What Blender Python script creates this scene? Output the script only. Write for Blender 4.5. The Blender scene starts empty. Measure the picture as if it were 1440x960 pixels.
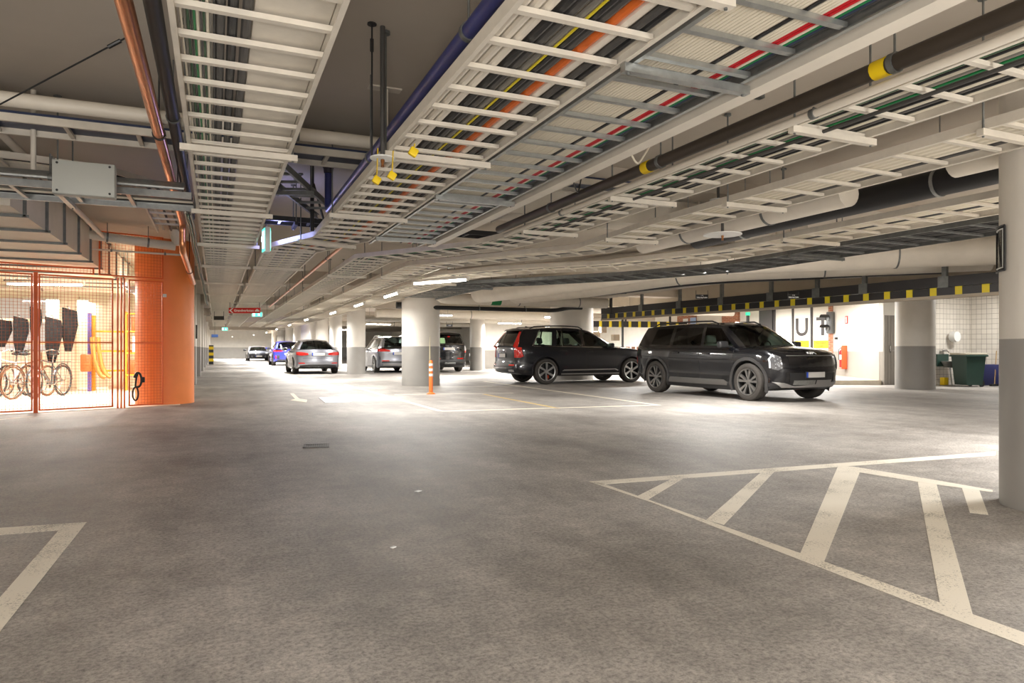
import bpy, bmesh, math, random
from mathutils import Vector, Matrix
from mathutils.bvhtree import BVHTree
random.seed(7)
PI = math.pi
SC = bpy.context.scene
COL = SC.collection
# ------------------------------------------------------------------ camera model
F, VX, HY, HC = 960.0, 304.0, 490.0, 1.065
YAW = math.atan((720 - VX) / F)
SA, CA = math.sin(YAW), math.cos(YAW)
def PD(px, d):
    "plan point seen in photo column px at depth d along the optical axis"
    l = (px - 720) / F * d
    return (d * SA + l * CA, d * CA - l * SA)
def W(px, py, z):
    d = F * (z - HC) / (HY - py)
    x, y = PD(px, d)
    return Vector((x, y, z))
def G(px, py): return W(px, py, 0.0)
def ZD(py, d): return HC + (HY - py) / F * d
cam = bpy.data.cameras.new('camera'); camo = bpy.data.objects.new('camera', cam); COL.objects.link(camo)
cam.sensor_width = 36; cam.lens = 24.0; cam.shift_y = (HY - 480) / 1440
cam.clip_start = 0.05; cam.clip_end = 300
camo.location = (0, 0, HC); camo.rotation_euler = (PI / 2, 0, -YAW)
SC.camera = camo
SC.view_settings.view_transform = 'Standard'; SC.view_settings.look = 'None'
SC.view_settings.gamma = 1; SC.view_settings.use_curve_mapping = False
SC.view_settings.exposure = 0.0
SC.cycles.use_denoising = True
SC.cycles.max_bounces = 8; SC.cycles.diffuse_bounces = 4; SC.cycles.glossy_bounces = 4
SC.cycles.transparent_max_bounces = 16; SC.cycles.transmission_bounces = 4
SC.cycles.sample_clamp_indirect = 6
SC.cycles.caustics_reflective = False; SC.cycles.caustics_refractive = False
wd = bpy.data.worlds.new('world'); SC.world = wd; wd.use_nodes = True
wd.node_tree.nodes['Background'].inputs[0].default_value = (1, .93, .84, 1)
wd.node_tree.nodes['Background'].inputs[1].default_value = 0.02
# ------------------------------------------------------------------ materials
MATS = {}
def srgb(r, g, b):
    f = lambda c: (c / 255 / 12.92) if c / 255 <= .04045 else ((c / 255 + .055) / 1.055) ** 2.4
    return (f(r), f(g), f(b))
def nd(nt, t, **kw):
    n = nt.nodes.new(t)
    for k, v in kw.items():
        if k in n.inputs: n.inputs[k].default_value = v
        else: setattr(n, k, v)
    return n
def mat(name, col=(.5, .5, .5), rough=.5, metal=0., noise=0., nscale=8., bump=0., bscale=40., coat=0., emit=0., ecol=None, spec=.5):
    if name in MATS: return MATS[name]
    m = bpy.data.materials.new(name); m.use_nodes = True; MATS[name] = m
    nt = m.node_tree; b = nt.nodes['Principled BSDF']
    b.inputs['Base Color'].default_value = (*col, 1); b.inputs['Roughness'].default_value = rough
    b.inputs['Metallic'].default_value = metal; b.inputs['Coat Weight'].default_value = coat
    b.inputs['Coat Roughness'].default_value = .04; b.inputs['Specular IOR Level'].default_value = spec
    if emit:
        b.inputs['Emission Color'].default_value = (*(ecol or col), 1); b.inputs['Emission Strength'].default_value = emit
    if noise or bump:
        tc = nd(nt, 'ShaderNodeTexCoord')
    if noise:
        nz = nd(nt, 'ShaderNodeTexNoise', Scale=nscale, Detail=6., Roughness=.6)
        nt.links.new(tc.outputs['Object'], nz.inputs['Vector'])
        rp = nd(nt, 'ShaderNodeValToRGB')
        rp.color_ramp.elements[0].position = .3; rp.color_ramp.elements[1].position = .7
        rp.color_ramp.elements[0].color = (*[c * (1 - noise) for c in col], 1)
        rp.color_ramp.elements[1].color = (*[min(1, c * (1 + noise)) for c in col], 1)
        nt.links.new(nz.outputs['Fac'], rp.inputs['Fac']); nt.links.new(rp.outputs['Color'], b.inputs['Base Color'])
    if bump:
        nb = nd(nt, 'ShaderNodeTexNoise', Scale=bscale, Detail=4.)
        nt.links.new(tc.outputs['Object'], nb.inputs['Vector'])
        bp = nd(nt, 'ShaderNodeBump', Strength=bump, Distance=.01)
        nt.links.new(nb.outputs['Fac'], bp.inputs['Height']); nt.links.new(bp.outputs['Normal'], b.inputs['Normal'])
    return m
def glass(name, tint, spec=.06):
    m = bpy.data.materials.new(name); m.use_nodes = True; MATS[name] = m
    nt = m.node_tree; nt.nodes.clear()
    out = nd(nt, 'ShaderNodeOutputMaterial'); tr = nd(nt, 'ShaderNodeBsdfTransparent'); tr.inputs[0].default_value = (*tint, 1)
    gl = nd(nt, 'ShaderNodeBsdfGlossy'); gl.inputs['Roughness'].default_value = .03; gl.inputs['Color'].default_value = (1, 1, 1, 1)
    lw = nd(nt, 'ShaderNodeFresnel'); lw.inputs['IOR'].default_value = 1.5
    mx = nd(nt, 'ShaderNodeMixShader')
    nt.links.new(lw.outputs[0], mx.inputs[0]); nt.links.new(tr.outputs[0], mx.inputs[1]); nt.links.new(gl.outputs[0], mx.inputs[2])
    nt.links.new(mx.outputs[0], out.inputs[0])
    return m
def paint_mat(name, col, metal=.35, rough=.28):
    return mat(name, col, rough=rough, metal=metal, coat=1.0)
M_WHITE = mat('white_tray_paint', srgb(216, 208, 194), .5, noise=.1, nscale=5)
M_WHITE2 = mat('white_pipe_paint', srgb(222, 214, 200), .45, noise=.06, nscale=3)
M_GALV = mat('galvanised_steel', srgb(168, 170, 168), .38, .85, noise=.15, nscale=14)
M_GALVD = mat('dull_galvanised_steel', srgb(120, 122, 120), .5, .6, noise=.2, nscale=10)
M_COPPER = mat('copper_pipe_metal', srgb(232, 158, 112), .28, .85, noise=.15, nscale=7)
M_BLACK = mat('black_rubber', (.012, .012, .013), .5)
M_BLKP = mat('black_plastic', (.02, .02, .021), .4)
M_GLOSSB = mat('gloss_black', (.008, .008, .009), .12, coat=1.)
M_CBLK = mat('black_cable', (.022, .022, .023), .45)
M_CGREY = mat('grey_cable', srgb(120, 116, 108), .5)
M_CDGREY = mat('dark_grey_cable', srgb(72, 70, 68), .5)
M_CWHITE = mat('white_cable', srgb(226, 217, 198), .5)
M_CGREEN = mat('green_cable', srgb(24, 120, 66), .5)
M_CDGREEN = mat('dark_green_cable', srgb(50, 84, 58), .5)
M_CRED = mat('red_cable', srgb(190, 22, 34), .45)
M_CORANGE = mat('orange_conduit', srgb(205, 98, 30), .5, noise=.12, nscale=6)
M_CYELL = mat('yellow_cable', srgb(214, 196, 40), .5)
M_CBLUE = mat('dark_blue_cable', srgb(52, 58, 84), .5)
M_BLUE = mat('blue_pipe_paint', srgb(50, 55, 108), .4, noise=.15, nscale=9)
M_DBLUE = mat('dark_blue_sheet', srgb(40, 52, 82), .4)
M_CONC = mat('painted_concrete', srgb(176, 164, 146), .75, noise=.07, nscale=1.5, bump=.1, bscale=30)
M_BROWN = mat('brown_black_pipe', srgb(62, 54, 46), .42, noise=.15, nscale=6)
M_CHROME = mat('chrome', (.75, .75, .76), .12, 1.)
M_SILVER = mat('satin_silver', (.55, .55, .55), .3, .9)
M_YELLOW = mat('yellow_tape', srgb(240, 205, 20), .5)
M_SIGNW = mat('white_lettering', (.85, .85, .83), .5)
M_SIGNB = mat('black_sign_board', (.012, .012, .012), .4)
M_RED = mat('red_board', srgb(200, 32, 28), .4)
M_ORANGE = mat('orange_paint', srgb(238, 136, 70), .45, noise=.04, nscale=3)
M_TAGBLUE = mat('pale_blue_tag', srgb(150, 176, 214), .5)
# ------------------------------------------------------------------ mesh builder
class MB:
    def __init__(s): s.bm = bmesh.new(); s.mi = 0
    def face(s, vs):
        try:
            f = s.bm.faces.new(vs); f.material_index = s.mi; return f
        except ValueError: return None
    def box(s, c, d, R=None, bev=0., seg=2):
        mtx = Matrix.Translation(Vector(c)) @ (R.to_4x4() if R else Matrix.Identity(4)) @ Matrix.Diagonal((d[0], d[1], d[2], 1))
        r = bmesh.ops.create_cube(s.bm, size=1, matrix=mtx)
        vs = r['verts']; fs = {f for v in vs for f in v.link_faces}
        if bev:
            es = list({e for v in vs for e in v.link_edges})
            rb = bmesh.ops.bevel(s.bm, geom=es, offset=min(bev, .49 * min(d)), segments=seg, affect='EDGES', profile=.5)
            fs |= set(rb['faces'])
        for f in fs:
            if f.is_valid: f.material_index = s.mi
    def bar(s, a, b, w, h, up=(0, 0, 1), bev=0.):
        a = Vector(a); b = Vector(b); d = b - a; L = d.length
        x = d / L; u = Vector(up)
        if abs(x.dot(u)) > .99: u = Vector((0, 1, 0))
        y = u.cross(x).normalized(); z = x.cross(y)
        R = Matrix((x, y, z)).transposed()
        s.box((a + b) / 2, (L, w, h), R, bev)
    def tube(s, pts, r, n=8, cap=True):
        pts = [Vector(p) for p in pts]; rings = []
        for i, p in enumerate(pts):
            if i == 0: t = pts[1] - p
            elif i == len(pts) - 1: t = p - pts[i - 1]
            else: t = (pts[i + 1] - p).normalized() + (p - pts[i - 1]).normalized()
            if t.length < 1e-9: t = Vector((0, 0, 1))
            t.normalize()
            u = Vector((0, 0, 1)) if abs(t.z) < .95 else Vector((0, 1, 0))
            if i and rings:
                u = s._u - t * s._u.dot(t)
            a = (u - t * u.dot(t)).normalized(); s._u = a; b = t.cross(a)
            rr = r[i] if isinstance(r, (list, tuple)) else r
            rings.append([s.bm.verts.new(p + a * rr * math.cos(2 * PI * k / n) + b * rr * math.sin(2 * PI * k / n)) for k in range(n)])
        for q in range(len(rings) - 1):
            for k in range(n):
                s.face((rings[q][k], rings[q][(k + 1) % n], rings[q + 1][(k + 1) % n], rings[q + 1][k]))
        if cap: s.face(rings[0][::-1]); s.face(rings[-1])
    def sweep(s, pts, prof):
        "closed 2-D profile (lateral to the right, up) swept along a plan polyline of (x,y,z)"
        pts = [Vector(p) for p in pts]; rings = []
        for i, p in enumerate(pts):
            n = miter(pts, i)
            rings.append([s.bm.verts.new(p + n * u + Vector((0, 0, v))) for u, v in prof])
        k = len(prof)
        for q in range(len(rings) - 1):
            for j in range(k):
                s.face((rings[q][j], rings[q][(j + 1) % k], rings[q + 1][(j + 1) % k], rings[q + 1][j]))
        s.face(rings[0][::-1]); s.face(rings[-1])
    def lathe(s, prof, n=24, mtx=None, cap=False):
        mtx = mtx or Matrix.Identity(4); rings = []
        for r, z in prof:
            rings.append([s.bm.verts.new(mtx @ Vector((r * math.cos(2 * PI * k / n), r * math.sin(2 * PI * k / n), z))) for k in range(n)])
        for q in range(len(rings) - 1):
            for k in range(n):
                s.face((rings[q][k], rings[q][(k + 1) % n], rings[q + 1][(k + 1) % n], rings[q + 1][k]))
        if cap: s.face(rings[0][::-1]); s.face(rings[-1])
    def prism(s, poly, z0, z1, mtx=None):
        mtx = mtx or Matrix.Identity(4)
        a = [s.bm.verts.new(mtx @ Vector((x, y, z0))) for x, y in poly]; b = [s.bm.verts.new(mtx @ Vector((x, y, z1))) for x, y in poly]
        n = len(poly); s.face(a[::-1]); s.face(b)
        for k in range(n): s.face((a[k], a[(k + 1) % n], b[(k + 1) % n], b[k]))
    def grid(s, rows):
        v = [[s.bm.verts.new(Vector(p)) for p in r] for r in rows]
        for i in range(len(v) - 1):
            for j in range(len(v[0]) - 1): s.face((v[i][j], v[i][j + 1], v[i + 1][j + 1], v[i + 1][j]))
    def mesh(s, name, smooth=35):
        bmesh.ops.recalc_face_normals(s.bm, faces=s.bm.faces)
        me = bpy.data.meshes.new(name); s.bm.to_mesh(me); s.bm.free()
        if smooth:
            me.polygons.foreach_set('use_smooth', [True] * len(me.polygons)); me.set_sharp_from_angle(angle=math.radians(smooth))
        return me
def miter(pts, i):
    def nrm(a, b):
        d = Vector((b.x - a.x, b.y - a.y, 0))
        if d.length < 1e-6: return Vector((1, 0, 0))
        d.normalize(); return Vector((d.y, -d.x, 0))
    if i == 0: return nrm(pts[0], pts[1])
    if i == len(pts) - 1: return nrm(pts[-2], pts[-1])
    a = nrm(pts[i - 1], pts[i]); b = nrm(pts[i], pts[i + 1]); m = (a + b).normalized()
    return m / max(.5, m.dot(a))
def addm(o, mats):
    for m in (mats if isinstance(mats, (list, tuple)) else [mats]): o.data.materials.append(m)
def rootmat(o): return Matrix.LocRotScale(o.location, o.rotation_euler.to_quaternion(), None)
def obj(name, mb, mats, parent=None, world=False, smooth=35, label=None):
    me = mb.mesh(name, smooth) if isinstance(mb, MB) else mb
    o = bpy.data.objects.new(name, me); COL.objects.link(o)
    if len(me.materials) == 0: addm(o, mats)
    if parent is not None:
        o.parent = parent
        if world:
            p = parent
            while p.parent is not None: p = p.parent
            o.matrix_parent_inverse = rootmat(p).inverted() if p is parent else Matrix.Identity(4)
    if label: o['label'] = label
    return o
def tag(o, label, cat, group=None, kind=None):
    o['label'] = label; o['category'] = cat
    if group: o['group'] = group
    if kind: o['kind'] = kind
    return o
def thing(name, label, cat, loc=(0, 0, 0), rz=0., group=None, kind=None):
    o = bpy.data.objects.new(name, None); COL.objects.link(o); o.location = loc; o.rotation_euler = (0, 0, rz)
    o.empty_display_size = .2
    return tag(o, label, cat, group, kind)
def solo(name, mb, mats, label, cat, group=None, kind=None, smooth=35):
    return tag(obj(name, mb, mats, smooth=smooth), label, cat, group, kind)
def struct(name, mb, mats, label=None, cat=None, smooth=35):
    o = obj(name, mb, mats, smooth=smooth); o['kind'] = 'structure'
    if label: o['label'] = label
    if cat: o['category'] = cat
    return o
def dup(root, loc, rz=None, label=None, group=None):
    r = root.copy(); COL.objects.link(r); r.location = loc
    if rz is not None: r.rotation_euler = (0, 0, rz)
    if label: r['label'] = label
    if group: r['group'] = group
    for ch in list(root.children):
        c = ch.copy(); COL.objects.link(c); c.parent = r
        for g in list(ch.children):
            d = g.copy(); COL.objects.link(d); d.parent = c
    return r
def text_bm(txt, size, depth, mb, mtx, align='CENTER', bold=0.):
    cu = bpy.data.curves.new('lettering', 'FONT'); cu.body = txt; cu.size = size; cu.extrude = depth / 2; cu.align_x = align; cu.align_y = 'CENTER'
    cu.offset = bold; cu.resolution_u = 3
    o = bpy.data.objects.new('lettering', cu); COL.objects.link(o)
    dg = bpy.context.evaluated_depsgraph_get(); dg.update()
    me = bpy.data.meshes.new_from_object(o.evaluated_get(dg))
    n0 = len(mb.bm.verts); f0 = len(mb.bm.faces)
    mb.bm.from_mesh(me); mb.bm.verts.ensure_lookup_table(); mb.bm.faces.ensure_lookup_table()
    for v in mb.bm.verts[n0:]: v.co = mtx @ v.co
    for f in mb.bm.faces[f0:]: f.material_index = mb.mi
    bpy.data.objects.remove(o); bpy.data.curves.remove(cu); bpy.data.meshes.remove(me)
def frame_mtx(origin, right, up=(0, 0, 1)):
    r = Vector(right).normalized(); u = Vector(up).normalized(); n = r.cross(u)
    m = Matrix((r, u, n)).transposed().to_4x4(); m.translation = Vector(origin); return m
# ------------------------------------------------------------------ room shell
CZ = 3.15
def asphalt():
    m = bpy.data.materials.new('worn_asphalt'); m.use_nodes = True; nt = m.node_tree; b = nt.nodes['Principled BSDF']
    tc = nd(nt, 'ShaderNodeTexCoord')
    n1 = nd(nt, 'ShaderNodeTexNoise', Scale=.6, Detail=9., Roughness=.68)
    n2 = nd(nt, 'ShaderNodeTexNoise', Scale=48., Detail=9., Roughness=.86)
    n3 = nd(nt, 'ShaderNodeTexNoise', Scale=7., Detail=6., Roughness=.7)
    mp = nd(nt, 'ShaderNodeMapping'); mp.inputs['Scale'].default_value = (1.6, .35, 1)
    n4 = nd(nt, 'ShaderNodeTexNoise', Scale=1.3, Detail=5., Roughness=.6)
    for n in (n1, n2, n3): nt.links.new(tc.outputs['Object'], n.inputs['Vector'])
    nt.links.new(tc.outputs['Object'], mp.inputs['Vector']); nt.links.new(mp.outputs['Vector'], n4.inputs['Vector'])
    r1 = nd(nt, 'ShaderNodeValToRGB'); e = r1.color_ramp.elements
    e[0].position = .32; e[0].color = (*srgb(148, 142, 136), 1); e[1].position = .68; e[1].color = (*srgb(196, 190, 183), 1)
    nt.links.new(n1.outputs['Fac'], r1.inputs['Fac'])
    def mul(prev, n, lo, hi, p0=.35, p1=.65):
        rr = nd(nt, 'ShaderNodeValToRGB'); e = rr.color_ramp.elements
        e[0].position = p0; e[0].color = (lo, lo, lo, 1); e[1].position = p1; e[1].color = (hi, hi, hi, 1)
        nt.links.new(n.outputs['Fac'], rr.inputs['Fac'])
        mx = nd(nt, 'ShaderNodeMix', data_type='RGBA', blend_type='MULTIPLY'); mx.inputs[0].default_value = 1
        nt.links.new(prev, mx.inputs[6]); nt.links.new(rr.outputs['Color'], mx.inputs[7]); return mx.outputs[2]
    c = mul(r1.outputs['Color'], n3, .76, 1.08); c = mul(c, n2, .34, 1.18, .36, .56); c = mul(c, n4, .8, 1.06)
    nt.links.new(c, b.inputs['Base Color'])
    b.inputs['Roughness'].default_value = .55; b.inputs['Specular IOR Level'].default_value = .35
    rr = nd(nt, 'ShaderNodeMapRange'); rr.inputs['To Min'].default_value = .38; rr.inputs['To Max'].default_value = .72
    nt.links.new(n3.outputs['Fac'], rr.inputs['Value']); nt.links.new(rr.outputs[0], b.inputs['Roughness'])
    bp = nd(nt, 'ShaderNodeBump', Strength=.45, Distance=.006)
    nt.links.new(n2.outputs['Fac'], bp.inputs['Height']); nt.links.new(bp.outputs['Normal'], b.inputs['Normal'])
    return m
M_ASPH = asphalt()
M_CEIL = mat('ceiling_paint', srgb(192, 182, 168), .8, noise=.05, nscale=1.2, bump=.06, bscale=20)
M_CEILD = mat('grey_ceiling_paint', srgb(138, 128, 118), .8, noise=.08, nscale=1.5)
def dado(name, zd, white=srgb(236, 231, 222), grey=srgb(160, 157, 152)):
    "wall paint with a grey dado below zd (world height)"
    m = bpy.data.materials.new(name); m.use_nodes = True; nt = m.node_tree; b = nt.nodes['Principled BSDF']
    g = nd(nt, 'ShaderNodeNewGeometry'); sx = nd(nt, 'ShaderNodeSeparateXYZ'); nt.links.new(g.outputs['Position'], sx.inputs[0])
    gt = nd(nt, 'ShaderNodeMath', operation='GREATER_THAN'); gt.inputs[1].default_value = zd; nt.links.new(sx.outputs['Z'], gt.inputs[0])
    mx = nd(nt, 'ShaderNodeMix', data_type='RGBA'); mx.inputs[6].default_value = (*grey, 1); mx.inputs[7].default_value = (*white, 1)
    nt.links.new(gt.outputs[0], mx.inputs[0])
    nz = nd(nt, 'ShaderNodeTexNoise', Scale=3., Detail=6.); tc = nd(nt, 'ShaderNodeTexCoord'); nt.links.new(tc.outputs['Object'], nz.inputs['Vector'])
    rr = nd(nt, 'ShaderNodeMapRange'); rr.inputs['To Min'].default_value = .88; rr.inputs['To Max'].default_value = 1.06; nt.links.new(nz.outputs['Fac'], rr.inputs['Value'])
    m2 = nd(nt, 'ShaderNodeMix', data_type='RGBA', blend_type='MULTIPLY'); m2.inputs[0].default_value = 1
    nt.links.new(mx.outputs[2], m2.inputs[6]); nt.links.new(rr.outputs[0], m2.inputs[7]); nt.links.new(m2.outputs[2], b.inputs['Base Color'])
    b.inputs['Roughness'].default_value = .5
    return m
M_DADO = dado('pillar_paint', 1.13); M_DADOW = dado('wall_paint', .98, srgb(236, 231, 221), srgb(152, 146, 138)); M_DADOF = dado('far_wall_paint', 1.2, srgb(246, 243, 236), srgb(186, 183, 178))
mb = MB(); mb.box((6.5, 36, -.1), (35, 104, .2)); struct('floor', mb, M_ASPH, smooth=0)
mb = MB(); mb.box((6.5, 36, CZ + .1), (35, 104, .2)); struct('ceiling', mb, M_CEIL, smooth=0)
def wall(name, a, b, t=.2, z0=0., z1=CZ, m=None):
    a = Vector((*a, (z0 + z1) / 2)); b = Vector((*b, (z0 + z1) / 2)); mb = MB(); mb.bar(a, b, t, z1 - z0); return struct(name, mb, m or M_DADOW, smooth=0)
wall('wall_back', (-9.6, -9), (21.3, -9)); wall('wall_left', (-9.5, -9), (-9.5, 22.1))
wall('wall_far', (-1.2, 84), (22, 84), m=M_DADOF)
wall('wall_corridor', (-.95, 22), (-.95, 84), m=M_DADO)
wall('wall_right', (21.2, -9), (21.2, 13.5))
# pillars
def pillar(x, y, r, name='pillar', m=None, label=None, n=48):
    mb = MB(); mb.lathe([(r, 0), (r, CZ)], n, Matrix.Translation((x, y, 0)), cap=True)
    return struct(name, mb, m or M_DADO, label, 'pillar')
pillar(5.19, 2.72, .35, label='near round pillar at the frame edge carrying a small black framed sign')
pillar(5.46, 19.26, .55, label='thick round white and grey pillar behind the orange delineator post')
pillar(5.42, 29.04, .385, label='slim round pillar between the silver saloon and the silver crossover')
for k, (x, y, r) in enumerate([(5.62, 35.7, .31), (5.4, 38.9, .34), (5.5, 42.5, .36), (5.5, 47, .36), (5.5, 52, .36), (5.5, 58, .36), (5.5, 66, .36), (5.5, 73, .36)]):
    pillar(x, y, r, label='round pillar in the far row, number %d counted from the near end' % (k + 2))
pillar(11.72, 31.3, .365, label='round pillar just right of the dark four-wheel drive')
pillar(17.7, 46.6, .36, label='distant round pillar beside the parked dark hatchback')
pillar(11.5, 21.25, .76, label='very thick round white pillar behind the dark grey estate-like SUV')
pillar(17.0, 12.36, .47, label='round pillar beside the tiled washing alcove')
for k, y in enumerate((22.6, 29, 36, 43, 50, 57, 64, 71)):
    mb = MB(); mb.box((-.72, y, CZ / 2), (.34, .9, CZ)); struct('pilaster', mb, M_DADO, 'square pilaster on the corridor wall, number %d from the near end' % (k + 1), 'pilaster', smooth=0)
# orange pillar with its upper band slightly wider, in the same orange
mb = MB(); mb.lathe([(.52, 0), (.52, 2.52), (.525, 2.52), (.525, CZ)], 64, Matrix.Translation((-.92, 15.0, 0)), cap=True)
struct('pillar', mb, M_ORANGE, 'thick orange painted pillar at the corner of the mesh cage', 'pillar')
# beams under the slab
def beam(a, b, w, z0, m=M_CEIL):
    mb = MB(); mb.bar((*a, (z0 + CZ) / 2), (*b, (z0 + CZ) / 2), w, CZ - z0); return struct('ceiling_beam', mb, m, smooth=0)
beam((-9.4, 6.95), (21, 6.95), .45, 2.98)
for y in (19.3, 29.0, 38.9, 48, 58, 68): beam((-.8, y), (21, y), .6, 2.8)
for x in (5.45, 11.6): beam((x, 12.5), (x, 80), .5, 2.72)
beam((14.5, 6), (14.5, 26), .35, 2.4, M_CONC)
KL, KN, KB, KF = 1.95, 2.25, 0.62, 0.68
# ------------------------------------------------------------------ cable ladders, cables, pipes
def V2(p, z): return Vector((p[0], p[1], z))
def offset_path(path, off):
    pts = [Vector((p[0], p[1], 0)) for p in path]
    return [(pts[i] + miter(pts, i) * off) for i in range(len(pts))]
def along(path, s):
    for i in range(len(path) - 1):
        a = Vector((*path[i][:2], 0)); b = Vector((*path[i + 1][:2], 0)); L = (b - a).length
        if s <= L or i == len(path) - 2:
            d = (b - a) / L; return a + d * s, d
        s -= L
def plen(path): return sum((Vector(path[i + 1][:2]) - Vector(path[i][:2])).length for i in range(len(path) - 1))
def smooth_path(path, it=2):
    p = [Vector((q[0], q[1], 0)) for q in path]
    for _ in range(it):
        o = [p[0]]
        for i in range(len(p) - 1):
            L = (p[i + 1] - p[i]).length; t = min(.25, .35 / max(L, .01))
            if i: o.append(p[i].lerp(p[i + 1], t))
            if i < len(p) - 2: o.append(p[i].lerp(p[i + 1], 1 - t))
        o.append(p[-1]); p = o
    return p
def ladder(label, path, z, width, spacing=.275, rm=None, gm=None, rail_h=.06, hang=(), wide_at=(), name='cable_ladder', ch_m=None, s0=.12, pan=None, group='cable ladders under the ceiling'):
    rm = rm or M_WHITE; gm = gm or rm
    root = thing(name, label, 'cable ladder', (path[0][0], path[0][1], z), group=group)
    for sd in (-1, 1):
        mb = MB(); pp = offset_path(path, sd * (width / 2 - .012))
        # C-shaped rail: web outside with small lips
        w = .012; pr = [(-w, 0), (w, 0), (w, .008), (-w + .006, .008), (-w + .006, rail_h - .008), (w, rail_h - .008), (w, rail_h), (-w, rail_h)]
        if sd > 0: pr = [(-u, v) for u, v in pr][::-1]
        mb.sweep([(p.x, p.y, z) for p in pp], pr); obj('side_rail', mb, rm, root, True)
    L = plen(path); n = int((L - s0) / spacing); w = width - .034
    mb = MB(); mb.box((0, 0, 0), (w, .032, .014)); mb.box((0, -.013, .01), (w, .006, .012)); mb.box((0, .013, .01), (w, .006, .012))
    first = None; rest = MB()
    for k in range(n):
        p, d = along(path, s0 + k * spacing)
        rz = math.atan2(d.y, d.x) - PI / 2
        if k < 100:
            if first is None: o = first = obj('rung', mb, gm, root)
            else: o = first.copy(); COL.objects.link(o)
            o.location = (p.x - path[0][0], p.y - path[0][1], .016); o.rotation_euler = (0, 0, rz)
        else:
            R = Matrix.Rotation(rz, 3, 'Z'); rest.box((p.x, p.y, z + .016), (w, .032, .014), R)
    if n > 100:
        o = obj('rungs', rest, gm, root, True); o['kind'] = 'stuff'
    else: rest.bm.free()
    for s in hang:
        p, d = along(path, s); r = Vector((d.y, -d.x, 0)); h = width / 2 + .012
        for sd in (-1, 1):
            q = p + r * h * sd; mb = MB(); mb.tube([(q.x, q.y, z - .05), (q.x, q.y, CZ)], .007, 6); mb.tube([(q.x, q.y, CZ - .02), (q.x, q.y, CZ)], .03, 8)
            obj('hanger_rod', mb, M_GALVD, root, True)
        mb = MB(); a = p - r * (h + .03); b = p + r * (h + .03); mb.bar((a.x, a.y, z - .022), (b.x, b.y, z - .022), .042, .04); obj('support_channel', mb, ch_m or rm, root, True)
    if pan:
        a, b, m = pan; mb = MB(); pp = [(p.x, p.y, z + .05) for p in offset_path(path, (a + b) / 2)]
        mb.sweep(pp, [(-(b - a) / 2, 0), ((b - a) / 2, 0), ((b - a) / 2, .035), (-(b - a) / 2, .035)]); obj('cover_plate', mb, m, root, True)
    return root
def cable(path, off, r, m, z, label, group, wob=.004, n=8, name='cable', cat='cable', s_end=None):
    sp = [Vector((q[0], q[1], 0)) for q in path]; L = plen([(p.x, p.y) for p in sp]); s_end = min(L, s_end or L); k = max(2, int(s_end / .9))
    pts = []; ph = random.random() * 6; acc = 0
    for i in range(len(sp)):
        seg = (sp[i + 1] - sp[i]).length if i < len(sp) - 1 else 0
        nn = max(1, int(seg / .9)) if i < len(sp) - 1 else 1
        n0 = miter(sp, i); n1 = miter(sp, i + 1) if i < len(sp) - 1 else n0
        for j in range(nn):
            t = j / nn; s = acc + seg * t
            if s > s_end + .01: break
            o_ = off + wob * math.sin(s * .9 + ph)
            b0 = sp[i] + n0 * o_; b1 = (sp[i + 1] + n1 * o_) if i < len(sp) - 1 else b0
            q = b0.lerp(b1, t); pts.append((q.x, q.y, z + r + .034 + abs(wob) * .5 * (1 + math.sin(s * 1.7 + ph))))
        acc += seg
    mb = MB(); mb.tube(pts, r, n); return solo(name, mb, m, label, cat, group)
ZT = 2.365
PA = [(.145, .6), (.145, 44)]
PB = [(1.375, .6), (1.375, 8.25), (.92, 9.5), (.92, 44)]
PM = [(2.06, .6), (2.06, 8.5)]
PF = [(3.41, .6), (3.41, 7.3), (3.2, 8.3), (2.13, 10.0), (2.13, 44)]
PG = [(4.49, .6), (4.49, 6.2), (4.62, 7.9), (3.98, 9.0), (3.05, 10.6), (3.05, 44)]
PI_ = [(6.45, .6), (6.45, 7.2), (5.75, 9.2), (4.5, 10.5), (3.9, 11.6), (3.9, 44)]
PT = [(7.75, .6), (7.75, 9.0), (7.0, 10.6), (5.7, 12.4), (4.92, 13.2), (4.92, 17.6)]
H0 = (2.2, 4.35, 6.6)
ladder('long white ladder over the driving lane, half dark cables and half bare cover', PA, ZT, .63, .272, hang=(1.6, 4.2, 6.4, 8.6, 11, 14, 17, 20, 24, 28, 32), pan=(-.005, .285, M_WHITE))
ladder('white cable ladder with three white pipes and an orange conduit', PB, ZT, .68, .285, hang=(1.4, 3.85, 6.1, 8.0, 11, 14, 17, 20, 24, 28))
ladder('galvanised cable ladder packed with white cables and two red ones', PM, ZT, .64, .275, M_GALV, M_GALV, hang=(2.05, 4.95, 7.3), s0=.05)
ladder('white cable ladder with green and black cables under the long dark brown pipe', PF, ZT, .6, .33, hang=(2.4, 4.4, 6.2, 12, 16, 20, 24, 28))
ladder('white cable ladder with broad white cables running past the near pillar', PG, ZT, .62, .36, hang=(2.0, 4.2, 6.3, 12, 16, 20, 24, 28), gm=M_WHITE)
ladder('white cable ladder with orange-edged cables below the thick black pipe', PI_, ZT - .02, .82, .36, hang=(2.8, 5.4, 13, 17, 21, 25))
ladder('dull galvanised cable ladder, outermost one toward the striped height bar', PT, ZT, .95, .4, M_GALVD, M_GALVD, hang=(3, 6.5, 13.9))
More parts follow.
